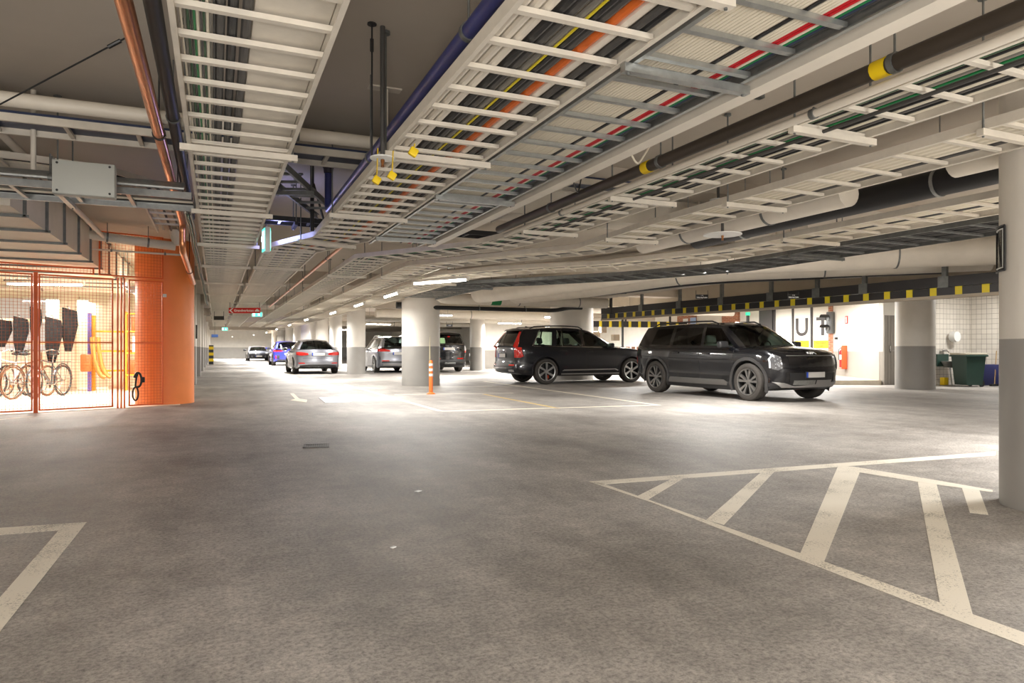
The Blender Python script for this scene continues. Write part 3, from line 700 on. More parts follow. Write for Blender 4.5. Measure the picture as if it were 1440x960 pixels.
    xr0, xr1 = cols[0][1], cols[-1][1]; xb0, xb1 = cols[0][0], cols[-1][0]
    NY = 16; ys = [-1 + 2 * j / NY for j in range(NY + 1)]
    ft, rt = Gh.get('ft', .1), Gh.get('rt', .06)
    def roof_pt(x, f, kx=0.): return Vector((x + kx * (1 - f * f), f * yr(x), zr(x) + crown * (1 - f * f)))
    nR = 16; rows = []
    for i in range(nR + 1):
        t = i / nR; x = xr0 + (xr1 - xr0) * t; k = ft * (1 - t) ** 3 - rt * t ** 3
        rows.append([roof_pt(x, f, k) for f in ys])
    gb.mi = 2 if S.get('roof_black') else 0; gb.grid(rows); gb.mi = 0
    def screen(xb_, xr_, kb, kt, zc):
        rr = []
        for v in vr:
            row = []
            for f in ys:
                b = Vector((xb_ + kb * (1 - f * f), f * (yb(xb_)), ch(xb_) - .025 + zc * (1 - f * f)))
                t = roof_pt(xr_, f, kt); p = b.lerp(t, v); p += Vector((0, f * bulge * 2 * v * (1 - v), .0))
                e_ = 4 * v * (1 - v) * (1 - f ** 4); p.x += (.04 if xb_ > xr_ else -.03) * e_; p.z += .015 * e_; row.append(p)
            rr.append(row)
        return rr
    ws = screen(xb0, xr0, Gh.get('kb', .22), ft, Gh.get('zc', .05)); rw = screen(xb1, xr1, -Gh.get('kbr', .08), -rt, Gh.get('zcr', .02))
    for rr, lo, hi in ((ws, 1, 7), (rw, S.get('rw_lo', 2), 7)):
        gb.mi = 1; gb.grid(rr[:lo + 1]); gb.grid(rr[hi:]); gb.mi = 0
        for a, b in ((0, 1), (NY - 1, NY)): gb.grid([[row[a], row[b]] for row in rr[lo:hi + 1]])
    # materials: 0 paint, 1 gloss black, 2 black plastic, 3 interior
    R2 = R + .006
    for f in bm.faces:
        c = f.calc_center_median()
        for ax in (xa, xb):
            if math.hypot(c.x - ax, c.z - r) < R2 and abs(c.y) > Wd - .45 and abs(f.normal.y) < .85 and c.z > cs(ax) - .05: f.material_index = 2
        if math.hypot(c.x - xa, c.z - r) < R2 - .02 or math.hypot(c.x - xb, c.z - r) < R2 - .02:
            if abs(c.y) < Wd - .25: f.material_index = 2
        if cend < c.x < cowl and c.z < ch(c.x) - .015 and f.material_index == 0 and abs(c.y) < cw(c.x) - prof[-1][1] - .02 and f.normal.z > -.5 and c.z > S['tub'] - .02: f.material_index = 3
        if f.normal.z < -.7 and c.z < .45: f.material_index = 2
        if c.z < S.get('clad', 0) and f.material_index == 0 and xr + .02 < c.x < xf - .02: f.material_index = 2
    bvh = BVHTree.FromBMesh(bm)
    full = MB(); full.bm.from_mesh(low)
    for sd, typ, rows in panes: gb_rows = full.grid(rows)
    bm2 = bm.copy(); t2 = MB(); t2.bm.free(); t2.bm = bm2
    for sd, typ, rows in panes: t2.grid(rows)
    t2.grid([[p for p in row] for row in ws]); t2.grid([[p for p in row] for row in rw])
    bvh = BVHTree.FromBMesh(bm2); bm2.free(); full.bm.free()
    P = [S['paint'], M_GLOSSB, M_BLKP, M_INT]
    body = obj('body', gb, P, root, smooth=S.get('smooth', 32))
    fr_typ = {'G': S.get('gl_front', G_CLEAR), 'D': S.get('gl_rear', G_DARK)}
    for sd, typ, rows in panes:
        m = MB(); m.grid(rows); obj('side_window', m, fr_typ[typ], root)
    m = MB(); m.grid([row[1:-1] for row in ws[1:8]]); obj('windshield', m, S.get('gl_ws', G_CLEAR), root)
    m = MB(); m.grid([row[1:-1] for row in rw[S.get('rw_lo', 2):8]]); obj('rear_window', m, S.get('gl_back', G_MID), root)
    # ---- helper: patch laid on the shell
    def patch(mb, poly, az, off=.006, th=.012, mi=0, edge=.06):
        a = math.radians(az); u = Vector((-math.sin(a), math.cos(a), 0)); d = Vector((-math.cos(a), -math.sin(a), 0))
        pv = Vector((xf if abs(((az + 180) % 360) - 180) < 60 else (xr if abs(((az + 180) % 360) - 180) > 120 else 0), 0, 0)); pv = pv - d * pv.dot(d)
        pb = bmesh.new(); f = pb.faces.new([pb.verts.new(pv + u * p[0] + Vector((0, 0, p[1]))) for p in poly])
        bmesh.ops.triangulate(pb, faces=[f])
        for _ in range(7):
            es = [e for e in pb.edges if e.calc_length() > edge]
            if not es: break
            bmesh.ops.subdivide_edges(pb, edges=es, cuts=1); bmesh.ops.triangulate(pb, faces=pb.faces)
        ok = True
        for v in pb.verts:
            h = (None,)
            for du, dz in ((0, 0), (.0015, .001), (-.0015, -.001), (.001, -.0017)):
                h2 = bvh.ray_cast(v.co - d * 5 + u * du + Vector((0, 0, dz)), d)
                if h2[0] is not None and (h[0] is None or h2[3] < h[3]): h = h2
            if h[0] is None:
                h = bvh.find_nearest(v.co - d * 2.2)
            v.co = h[0] - d * off
        # outer face plus skirt pushed into the shell
        top = {v: mb.bm.verts.new(v.co) for v in pb.verts}
        for f in pb.faces:
            g = mb.face([top[v] for v in f.verts])
        for e in pb.edges:
            if len(e.link_faces) == 1:
                a_, b_ = e.verts; q0 = mb.bm.verts.new(a_.co + d * th); q1 = mb.bm.verts.new(b_.co + d * th)
                mb.mi = mi; mb.face((top[a_], top[b_], q1, q0))
        for f in mb.bm.faces[-0:] if False else []: pass
        pb.free()
    def P_(name, polys, m, par=None, off=.006, th=.014, edge=.07, label=None):
        mb = MB()
        for az, poly in polys: patch(mb, poly, az, off, th, 0, edge)
        return obj(name, mb, m, par or root, label=label, smooth=40)
    def strip(p, q, w):
        (x0, z0), (x1, z1) = p, q; L = math.hypot(x1 - x0, z1 - z0); nx, nz = -(z1 - z0) / L * w / 2, (x1 - x0) / L * w / 2
        return [(x0 + nx, z0 + nz), (x1 + nx, z1 + nz), (x1 - nx, z1 - nz), (x0 - nx, z0 - nz)]
    # ---- wheels
    tw = S.get('tw', .25); rr_ = S['rim_r']
    def wheel(ax, sd):
        Rm = Matrix.Translation((ax, sd * S['track'], r)) @ Matrix.Rotation(-sd * PI / 2, 4, 'X')
        m = MB(); h = tw / 2
        m.lathe([(rr_, -h * .85), (rr_ + .03, -h), (r - .05, -h), (r - .012, -h * .86), (r, -h * .6), (r, -.02), (r - .008, -.015), (r - .008, .015), (r, .02), (r, h * .6), (r - .012, h * .86), (r - .05, h), (rr_ + .03, h), (rr_, h * .85)], 48, Rm)
        w = obj('wheel', m, M_TYRE, root)
        m = MB(); m.mi = 1; m.lathe([(rr_ + .002, h * .9), (rr_ - .012, h * .8), (rr_ - .02, -h * .2), (rr_ * .5, -h * .25), (0.001, -h * .25)], 40, Rm)
        m.mi = 0; m.lathe([(rr_ + .006, h * .84), (rr_ + .004, h * .97), (rr_ - .014, h * .93), (rr_ - .018, h * .7)], 48, Rm)
        m.lathe([(.001, h * .78), (.05, h * .76), (.066, h * .6), (.07, h * .2)], 24, Rm)
        ns = S['spokes']; st = S.get('spoke', 'single')
        for k in range(ns):
            a = 2 * PI * k / ns + .3
            def sp(a0, a1, w0, w1):
                c0, s0, c1, s1 = math.cos(a0), math.sin(a0), math.cos(a1), math.sin(a1)
                r0, r1 = .05, rr_ - .006; n0 = (-s0, c0); n1 = (-s1, c1)
                qs = []
                for z_top, z_bot in ((h * .72, h * .35),):
                    vt = [m.bm.verts.new(Rm @ Vector((r0 * c0 + e * w0 * n0[0], r0 * s0 + e * w0 * n0[1], z))) for z in (z_top, z_bot) for e in (-1, 1)]
                    vo = [m.bm.verts.new(Rm @ Vector((r1 * c1 + e * w1 * n1[0], r1 * s1 + e * w1 * n1[1], z + h * .12))) for z in (z_top, z_bot) for e in (-1, 1)]
                    for i, j in ((0, 1), (1, 3), (3, 2), (2, 0)): m.face((vt[i], vt[j], vo[j], vo[i]))
            if st == 'twin':
                sp(a - .13, a - .24, .016, .03); sp(a + .13, a + .24, .016, .03)
            elif st == 'ynar':
                sp(a, a - .13, .02, .022); sp(a, a + .17, .018, .022)
            else: sp(a, a + S.get('twist', 0), .022, .034)
        obj('rim', m, [S.get('rim_m', M_RIMS), M_HUB], w)
    for ax in (xa, xb):
        for sd in (-1, 1): wheel(ax, sd)
    # ---- arch cladding
    if S.get('arch'):
        aw, am, ap = S['arch']
        for ax in (xa, xb):
            for sd in (-1, 1):
                m = MB(); rows = []
                for k in range(29):
                    a = math.radians(-24 + 228 * k / 28); c, s_ = math.cos(a), math.sin(a)
                    def yo(rad, e):
                        x = ax + rad * c; z = r + rad * s_
                        h = bvh.ray_cast(Vector((x, sd * 3, max(z, cs(x) + .03))), Vector((0, -sd, 0)))
                        y = abs(h[0].y) if h[0] is not None else Wd
                        return Vector((x, sd * (max(y, Wd - .12) + e), z))
                    r0, r1 = R - .004, R + aw
                    p0 = yo(r1, -.01); p1 = yo(r1, ap); p2 = yo(R + .01, ap); 
                    p2.y = sd * max(abs(p2.y), abs(p1.y) - .0); p3 = Vector((ax + r0 * c, p2.y - sd * .06, r + r0 * s_))
                    rows.append([p0, p1, p2, p3])
                rows = [q for q in rows if q[2].z > cs(ax) + .0]
                m.grid(rows); obj('wheel_arch_trim', m, am, root)
    # ---- the rest
    for nm, polys, m, kw in S.get('patches', []): P_(nm, polys, m, **kw)
    seams = MB()
    for az, a, b, w in S.get('seams', []): patch(seams, strip(a, b, w), az, .0015, .004, 0, .12)
    if S.get('seams'): obj('panel_gaps', seams, M_BLACK, root)
    else: seams.bm.free()
    if 'plates' in S:
        for az, x, y, z in S['plates']:
            a = math.radians(az); u = Vector((-math.sin(a), math.cos(a), 0)); nrm = Vector((math.cos(a), math.sin(a), 0)); m = MB()
            h = bvh.ray_cast(nrm * 5 + Vector((0, y, z)), -nrm); px_ = h[0] + nrm * .012 if h[0] else Vector((x, y, z))
            M4 = Matrix((u, Vector((0, 0, 1)), u.cross(Vector((0, 0, 1))))).transposed().to_4x4(); M4.translation = px_
            m.mi = 2; m.prism([(-.27, -.065), (.27, -.065), (.27, .065), (-.27, .065)], -.05, 0, M4)
            m.mi = 0; m.prism([(-.215, -.055), (.26, -.055), (.26, .055), (-.215, .055)], 0, .003, M4)
            m.mi = 1; m.prism([(-.26, -.055), (-.215, -.055), (-.215, .055), (-.26, .055)], 0, .003, M4)
            obj('licence_plate', m, [M_PLATE, M_PBLUE, M_BLKP], root)
    if 'mirror' in S:
        mx, mz = S['mirror']; w0 = cw(mx) - .08
        for sd in (-1, 1):
            m = MB(); m.box((mx, sd * (w0 + .2), mz + .05), (.13, .24, .15), Matrix.Rotation(sd * .12, 3, 'Z'), bev=.045, seg=3)
            mi = obj('side_mirror', m, S.get('mirror_m', S['paint']), root)
            m = MB(); m.bar((mx, sd * (w0 - .02), mz), (mx, sd * (w0 + .12), mz + .02), .07, .04, bev=.01); m.box((mx - .065, sd * (w0 + .2), mz + .05), (.012, .2, .12), bev=.005); obj('mirror_foot', m, M_BLKP, mi)
    for (x, z) in S.get('handles', []):
        for sd in (-1, 1):
            h = bvh.ray_cast(Vector((x, sd * 3, z)), Vector((0, -sd, 0)))
            y = h[0].y if h[0] is not None else sd * Wd
            m = MB(); m.box((x, y + sd * .012, z), (.23, .025, .035), bev=.01); obj('door_handle', m, S.get('handle_m', S['paint']), root)
    if 'rails' in S:
        x0, x1, m_ = S['rails']
        for sd in (-1, 1):
            pts = []
            for k in range(13):
                x = x0 + (x1 - x0) * k / 12; e = min(1, min(k, 12 - k) / 1.0)
                pts.append((x, sd * (yr(x) - .05), zr(x) + .02 + .045 * e))
            m = MB(); m.tube(pts, .018, 8); obj('roof_rail', m, m_, root)
    # cabin
    sm = S.get('seat_m', M_SEATD); tz = S['tub']
    bel = ch((xa + xb) / 2)
    fx = S.get('front_seat', cowl - 1.35)
    for sx, yy_ in ((fx, .38), (fx, -.38), (fx - .95, .42), (fx - .95, -.42)):
        m = MB(); m.box((sx + .2, yy_, tz + .14), (.5, .48, .16), bev=.05); m.box((sx - .1, yy_, bel - .18), (.13, .46, .56), Matrix.Rotation(-.2, 3, 'Y'), bev=.05)
        s_ = obj('seat', m, sm, root); m = MB(); m.box((sx - .19, yy_, bel + .2), (.1, .28, .19), Matrix.Rotation(-.15, 3, 'Y'), bev=.045, seg=3); m.tube([(sx - .17, yy_ - .06, bel + .0), (sx - .18, yy_ - .06, bel + .15)], .007, 6); m.tube([(sx - .17, yy_ + .06, bel), (sx - .18, yy_ + .06, bel + .15)], .007, 6)
        obj('headrest', m, sm, s_)
    m = MB(); m.box((cowl - .28, 0, bel - .16), (.5, 2 * (cw(cowl) - .3), .2), bev=.06); db = obj('dashboard', m, M_INT, root)
    m = MB(); pts = [Vector((cowl - .62 + .06 * math.sin(t), .38 + .18 * math.cos(t), bel - .02 + .17 * math.sin(t))) for t in [2 * PI * k / 20 for k in range(21)]]; m.tube(pts, .014, 8); m.box((cowl - .6, .38, bel - .03), (.04, .3, .05)); obj('steering_wheel', m, M_INT, db)
    m = MB(); xw = (xr0 + xb0) / 2; m.box((xr0 + .16, 0, zr(xr0) - .06), (.03, .22, .07), bev=.012); obj('rear_view_mirror', m, M_BLKP, root)
    S['_'] = dict(root=root, bvh=bvh, P=P_, patch=patch, strip=strip, cw=cw, ch=ch, zr=zr, yr=yr)
    return root
def mirror(polys): return polys + [(-az if az not in (0, 180) else az, [(-u, z) for u, z in p][::-1]) for az, p in polys]
PAINT_G = paint_mat('graphite_black_paint', srgb(37, 38, 43), .5, .3)
PAINT_B = paint_mat('blue_black_paint', srgb(19, 20, 25), .45, .25)
# side azimuths: right side -90 (u = x), left side +90 (u = -x)
def both(poly): return [(-90, poly), (90, [(-u, z) for u, z in poly][::-1])]
# ---- big boxy three-row SUV, seen from its right front
EV = dict(xf=2.45, xr=-2.56, W=.985, r=.395, rim_r=.275, tw=.265, track=.845, axles=(1.55, -1.55), tub=.5, cowl=1.35, cend=-2.4, clad=.34,
    w=[(2.45, .80), (2.42, .85), (2.35, .895), (2.2, .935), (1.9, .97), (1.4, .982), (0, .98), (-1.5, .982), (-2.1, .955), (-2.42, .90), (-2.53, .86), (-2.56, .82)],
    zb=[(2.45, 1.0), (2.3, 1.04), (1.8, 1.075), (1.35, 1.1), (0, 1.115), (-1.5, 1.145), (-2.56, 1.17)],
    zs=[(2.45, .3), (2.1, .24), (1.5, .2), (0, .2), (-1.6, .22), (-2.2, .3), (-2.56, .4)],
    zt=[(2.45, 1.02), (2.3, 1.085), (1.8, 1.135), (1.35, 1.165), (0, 1.15), (-2.56, 1.19)],
    prof=[(0, .07), (.03, .05), (.1, .025), (.2, .03), (.32, .04), (.48, .03), (.62, .014), (.72, .0), (.76, .004), (.86, .012), (.95, .022), (1, .045)],
    nose=[(.2, .16), (.34, .06), (.5, .01), (.7, .0), (.92, .035), (1.0, .1), (1.1, .24)], tail=[(.3, .12), (.5, .03), (.8, .0), (1.0, .02), (1.2, .06)], kf=.22, kr=.1,
    gh=dict(cols=[(1.3, .52, 'P'), (1.16, .42, 'G'), (.13, .06, 'B'), (.03, -.03, 'D'), (-.98, -.98, 'B'), (-1.1, -1.1, 'D'), (-1.86, -1.72, 'P'), (-2.48, -2.22, 'P')],
            zr=[(.55, 1.60), (.2, 1.655), (-.6, 1.665), (-1.6, 1.655), (-2.3, 1.615)], yr=[(.55, .665), (0, .70), (-1.5, .685), (-2.3, .66)], crown=.05, ft=.12, rt=.06, kb=.3, zc=.06, bulge=.03),
    paint=PAINT_B, rim_m=M_RIMG, spokes=5, spoke='twin', arch=(.075, mat('satin_black_trim', (.035, .034, .034), .4, coat=.3), .012), seat_m=M_SEATL, gl_rear=G_DARK, gl_back=G_DARK, smooth=30,
    plates=[(0, 2.45, 0, .56)], mirror=(.98, 1.13), mirror_m=M_BLKP, handles=[(.3, .98), (-.75, 1.0)], rails=(.35, -2.0, M_BLKP),
    seams=[(-90, (.08, .42), (.05, 1.08), .01), (-90, (-1.0, .62), (-1.0, 1.1), .01), (-90, (1.12, .45), (1.16, 1.06), .01), (90, (-.08, .42), (-.05, 1.08), .01)])
sl = []
EV['patches'] = [
    ('front_panel', [(0, [(-.62, .70), (-.64, .93), (.64, .93), (.62, .70), (.45, .665), (-.45, .665)])], M_GLOSSB, dict(off=.008)),
    ('chrome_strip', [(0, [(-.66, .945), (-.66, .962), (.66, .962), (.66, .945)])], M_SILVER, dict(off=.014)),
    ('headlight', [(-18, [(-.95, .68), (-.99, .88), (-.93, .985), (-.80, .93), (-.78, .70), (-.86, .655)])], M_DLENS, dict(off=.012)),
    ('headlight', [(18, [(.78, .70), (.80, .93), (.93, .985), (.99, .88), (.95, .68), (.86, .655)])], M_DLENS, dict(off=.012)),
    ('daytime_lamp_line', [(-20, [(-.985, .70), (-1.005, .88), (-.94, .985), (-.93, .975), (-.985, .88), (-.965, .70)])], M_DRL, dict(off=.018)),
    ('daytime_lamp_line', [(20, [(.965, .70), (.985, .88), (.93, .975), (.94, .985), (1.005, .88), (.985, .70)])], M_DRL, dict(off=.018)),
    ('lower_grille', [(0, [(-.6, .36), (-.62, .6), (.62, .6), (.6, .36)])], M_BLKP, dict(off=.006)),
    ('grille_vent', [(0, [(-.52, .355), (-.52, .45), (.02, .45), (.02, .355)])], M_GALV, dict(off=.011)),
    ('grille_vent', [(0, [(.06, .355), (.06, .45), (.56, .45), (.56, .355)])], M_SILVER, dict(off=.011)),
    ('skid_trim', [(0, [(-.74, .30), (-.9, .42), (-.72, .40), (-.5, .335), (.5, .335), (.72, .40), (.9, .42), (.74, .30)])], M_SILVER, dict(off=.013)),
    ('bumper_vent', [(0, [(-.7, .42), (-.7, .6), (-.64, .6), (-.64, .42)])], M_GLOSSB, dict(off=.01)),
    ('bumper_vent', [(0, [(.64, .42), (.64, .6), (.7, .6), (.7, .42)])], M_GLOSSB, dict(off=.01)),
    ('sill_trim', [(-90, [(-1.02, .33), (-.98, .42), (.85, .42), (.98, .36), (.96, .3), (-1.0, .29)])], mat('satin_grey_trim', srgb(104, 102, 100), .35, .6), dict(off=.014)),
    ('sill_trim', [(90, [(1.0, .29), (-.96, .3), (-.98, .36), (-.85, .42), (.98, .42), (1.02, .33)])], MATS['satin_grey_trim'], dict(off=.014)),
    ('tail_light', [(180, [(.7, .72), (.72, 1.1), (.84, 1.12), (.84, .7)])], M_TAIL, dict(off=.01)),
    ('tail_light', [(180, [(-.84, .7), (-.84, 1.12), (-.72, 1.1), (-.7, .72)])], M_TAIL, dict(off=.01)),
]
HD = math.atan2(-.999, .039)
cx, cy = 10.82, 12.42
make_car(EV, 'black boxy three-row SUV turned toward the exit, nearest car on the floor', (cx, cy, 0), HD).scale = (.975, .975, .975)
e = EV['_']
mb = MB()
for sd in (-1, 1):
    for i in range(3):
        for j in range(7):
            u = sd * (.80 + i * .05 + .012 * j * .3); z = .70 + j * .035
            if (i + j) % 2 == 0: e['patch'](mb, [(u - .007, z), (u + .007, z), (u + .007, z + .014), (u - .007, z + .014)], 18 * sd, .016, .006, 0, .3)
obj('daytime_lamp_dots', mb, M_LENS, e['root'])
mb = MB(); L_ = [[(-.12, -.02), (-.12, .03)], [(-.12, .0), (-.075, .03)], [(-.1, .01), (-.055, -.02), (-.02, .03), (.0, -.02), (.03, .03), (.055, .005), (.08, .03), (.115, -.02)]]
for pl in L_:
    for a, b in zip(pl, pl[1:]):
        q = e['strip']((a[0], 1.0 + a[1] * .8), (b[0], 1.0 + b[1] * .8), .011)
        e['patch'](mb, q, 0, .01, .008, 0, .3)
obj('bonnet_badge', mb, M_SIGNW, e['root'])
# ---- dark grey tall estate SUV seen from its right rear
XC = dict(xf=2.36, xr=-2.59, W=.96, r=.385, rim_r=.275, tw=.265, track=.825, axles=(1.492, -1.492), tub=.5, cowl=1.0, cend=-2.4, clad=.3,
    w=[(2.36, .68), (2.33, .75), (2.24, .83), (2.05, .9), (1.7, .945), (1.2, .957), (0, .955), (-1.5, .957), (-2.1, .94), (-2.4, .90), (-2.55, .85), (-2.59, .8)],
    zb=[(2.36, .92), (2.2, .965), (1.8, 1.02), (1.25, 1.08), (0, 1.1), (-1.5, 1.125), (-2.1, 1.15), (-2.59, 1.16)],
    zs=[(2.36, .3), (2.1, .25), (1.5, .24), (0, .24), (-1.6, .25), (-2.2, .29), (-2.59, .36)],
    zt=[(2.36, .95), (2.2, 1.02), (1.8, 1.09), (1.25, 1.14), (0, 1.14), (-2.59, 1.18)],
    prof=[(0, .07), (.03, .05), (.1, .03), (.16, .012), (.24, .03), (.4, .035), (.55, .02), (.68, .005), (.76, .0), (.86, .006), (.95, .022), (1, .05)],
    nose=[(.2, .14), (.34, .05), (.5, .01), (.75, .0), (.9, .04), (1.0, .13), (1.15, .3)], tail=[(.3, .1), (.42, .02), (.55, .0), (.62, .05), (.9, .055), (1.0, .06), (1.2, .1)], kf=.28, kr=.14,
    gh=dict(cols=[(.95, .1, 'P'), (.80, 0., 'G'), (-.13, -.17, 'B'), (-.24, -.26, 'G'), (-.86, -.84, 'B'), (-.9, -.88, 'D'), (-1.14, -1.02, 'P'), (-1.3, -1.18, 'G'), (-1.88, -1.62, 'P'), (-2.5, -2.1, 'P')],
            zr=[(.1, 1.61), (-.3, 1.67), (-.8, 1.69), (-1.5, 1.675), (-2.15, 1.625)], yr=[(.1, .62), (-.5, .66), (-1.5, .65), (-2.15, .62)], crown=.055, ft=.14, rt=.08, kb=.32, zc=.05, bulge=.035, kbr=.1),
    paint=PAINT_G, rim_m=M_RIMS, spokes=6, spoke='single', twist=.22, arch=(.045, PAINT_G, .008), seat_m=M_SEATD, gl_rear=G_MID, gl_front=G_CLEAR, gl_back=G_DARK, smooth=30,
    plates=[(180, -2.6, 0, .86)], mirror=(.66, 1.11), handles=[(-.02, .98), (-.92, 1.0)], rails=(-.1, -1.9, M_BLKP),
    seams=[(-90, (-.13, .34), (-.14, 1.08), .01), (-90, (-1.02, .62), (-.98, 1.1), .01), (-90, (.95, .42), (.93, 1.05), .01), (-90, (-.1, .4), (1.05, .4), .006)])
XC['patches'] = [
    ('tail_light', [(-158, [(.74, .80), (.72, 1.04), (.8, 1.12), (.94, 1.10), (.98, .84), (.92, .80)])], M_TAIL, dict(off=.012)),
    ('tail_light', [(158, [(-.92, .80), (-.98, .84), (-.94, 1.10), (-.8, 1.12), (-.72, 1.04), (-.74, .80)])], M_TAIL, dict(off=.012)),
    ('upper_tail_light', [(-150, [(.71, 1.08), (.70, 1.3), (.655, 1.58), (.73, 1.57), (.80, 1.3), (.82, 1.08)])], M_TAIL, dict(off=.016)),
    ('upper_tail_light', [(150, [(-.82, 1.08), (-.80, 1.3), (-.73, 1.57), (-.655, 1.58), (-.70, 1.3), (-.71, 1.08)])], M_TAIL, dict(off=.016)),
    ('bumper_reflector', [(180, [(.52, .56), (.52, .6), (.78, .6), (.78, .56)])], M_TAIL, dict(off=.01)),
    ('bumper_reflector', [(180, [(-.78, .56), (-.78, .6), (-.52, .6), (-.52, .56)])], M_TAIL, dict(off=.01)),
    ('bumper_trim', [(180, [(-.7, .36), (-.72, .45), (.72, .45), (.7, .36)])], M_BLKP, dict(off=.01)),
    ('exhaust_finisher', [(180, [(.5, .38), (.5, .44), (.76, .45), (.76, .38)])], M_CHROME, dict(off=.02)),
    ('exhaust_finisher', [(180, [(-.76, .38), (-.76, .45), (-.5, .44), (-.5, .38)])], M_CHROME, dict(off=.02)),
    ('sill_trim', [(-90, [(-1.0, .285), (-1.0, .32), (1.02, .32), (1.02, .285)])], M_SILVER, dict(off=.014)),
    ('door_moulding', [(-90, [(-.98, .395), (-.9, .44), (.9, .445), (1.0, .40), (.96, .39), (.88, .425), (-.88, .42), (-.94, .39)])], M_SILVER, dict(off=.012)),
    ('window_trim', [(-90, [(-1.9, 1.135), (-1.9, 1.15), (.86, 1.11), (.86, 1.095)])], M_CHROME, dict(off=.008)),
    ('window_trim', [(-90, [(-.93, 1.14), (-1.05, 1.62), (-1.035, 1.62), (-.912, 1.14)])], M_CHROME, dict(off=.008)),
    ('window_trim', [(-90, [(-1.93, 1.15), (-1.62, 1.62), (-1.60, 1.62), (-1.905, 1.15)])], M_CHROME, dict(off=.008)),
    ('roof_spoiler', [(180, [(-.6, 1.60), (-.58, 1.655), (.58, 1.655), (.6, 1.60)])], PAINT_G, dict(off=.09, th=.1)),
    ('mud_flap', [(-90, [(-1.98, .3), (-1.96, .52), (-1.9, .52), (-1.9, .3)])], M_BLKP, dict(off=.02)),
    ('headlight', [(30, [(.45, .78), (.45, .9), (.95, .92), (.95, .82)])], M_LENS, dict(off=.01)),
    ('headlight', [(-30, [(-.95, .82), (-.95, .92), (-.45, .9), (-.45, .78)])], M_LENS, dict(off=.01)),
]
make_car(XC, 'dark grey tall SUV with red upright rear lights, parked across the bay', (10.51, 19.15, 0), 0)
e = XC['_']; mb = MB()
bv = e['bvh']; x0 = bv.ray_cast(Vector((-5, 0, .985)), Vector((1, 0, 0)))[0].x
for k, ch_ in enumerate('VOLVO'):
    text_bm(ch_, .075, .006, mb, frame_mtx((x0 - .012 + .015 * abs(k - 2) * .3, .24 - k * .12, .985), (0, -1, 0)), bold=.002)
obj('tailgate_lettering', mb, M_CHROME, e['root'])
mb = MB(); z = e['zr'](-1.7) + .05; mb.prism([(-1.78, 0), (-1.6, 0), (-1.76, .05)], -.012, .012, Matrix.Translation((0, 0, z - .005)) @ Matrix.Rotation(PI / 2, 4, 'X')); obj('roof_antenna', mb, PAINT_G, e['root'])
mb = MB(); mb.box((-1.492 + .07, -.80, .385 - .17), (.12, .06, .1), bev=.02); obj('brake_caliper', mb, mat('orange_caliper', srgb(215, 75, 30), .4), e['root'])
# ---- generic smaller cars
def gen(L, Wd, Hh, WB, r, fo, hatch, paint, **kw):
    W = Wd / 2; xa, xb = WB / 2, -WB / 2; xf = xa + fo; xr = xf - L
    sed = not hatch; zbm = kw.get('belt', Hh * .64); zh = kw.get('hood', zbm - .06)
    S = dict(xf=xf, xr=xr, W=W, r=r, rim_r=r * .69, tw=.24, track=W - .125, axles=(xa, xb), tub=.42, cowl=xa - .28 * (1 if Hh > 1.35 else .8), cend=(xr + .2 if hatch else xr + .62), clad=kw.get('clad', 0),
        w=[(xf, W * .72), (xf - .04, W * .8), (xf - .15, W * .88), (xf - .4, W * .955), (xf - .8, W * .99), (0, W), (xr + .8, W * .995), (xr + .3, W * .96), (xr + .06, W * .9), (xr, W * .84)],
        zb=[(xf, zh - .2), (xf - .2, zh - .12), (xf - .6, zh - .04), (xa - .28, zbm - .02), (0, zbm), (xr + .8, zbm + .03), (xr, zbm + .035 + kw.get('tail_up', 0))],
        zs=[(xf, .3), (xf - .4, .2), (0, .18 + kw.get('lift', 0)), (xr + .4, .22), (xr, .3)],
        zt=[(xf, zh - .17), (xf - .2, zh - .06), (xf - .6, zh + .03), (xa - .28, zbm + .04), (0, zbm + .04), (xr, zbm + .06 + kw.get('tail_up', 0))],
        prof=[(0, .07), (.03, .05), (.1, .02), (.2, .025), (.38, .035), (.55, .02), (.7, .004), (.78, .0), (.88, .012), (1, .06)],
        nose=[(.2, .1), (.4, .0), (.6, .02), (.8, .1), (1.0, .3)], tail=[(.2, .12), (.35, .04), (.55, .0), (.62, .05), (.85, .03), (1.1, .06)], kf=.3, kr=.2,
        paint=paint, spokes=kw.get('spokes', 5), spoke='twin', seat_m=M_SEATD, gl_rear=kw.get('gl', G_MID), gl_front=G_MID, gl_back=G_MID, smooth=30, mirror=(xa - .62, zbm + .02),
        handles=[(.0, zbm - .12), (-.9, zbm - .1)])
    c = S['cowl']; rf = c - kw.get('ws', .85); re = kw.get('re', (xr + .35 if hatch else xr + 1.25)); be = (xr + .1 if hatch else xr + .6)
    S['gh'] = dict(cols=[(c - .05, rf, 'P'), (c - .17, rf - .1, 'G'), (-.05, -.1, 'B'), (-.14, -.19, 'G'), (be + (1.0 if hatch else .75), re + (.7 if hatch else .4), 'B'), (be + (.9 if hatch else .66), re + (.62 if hatch else .34), 'G'), (be + .45, re + .22, 'P'), (be, re, 'P')],
        zr=[(rf, Hh - .11), (rf - .4, Hh - .06), (-.6, Hh - .055), (re, Hh - .12)], yr=[(rf, W * (.66 if hatch else .6)), (-.3, W * (.69 if hatch else .63)), (re, W * (.65 if hatch else .57))], crown=.055, ft=.12, rt=.08, kb=.3, zc=.05, kbr=.14, bulge=.035)
    return S
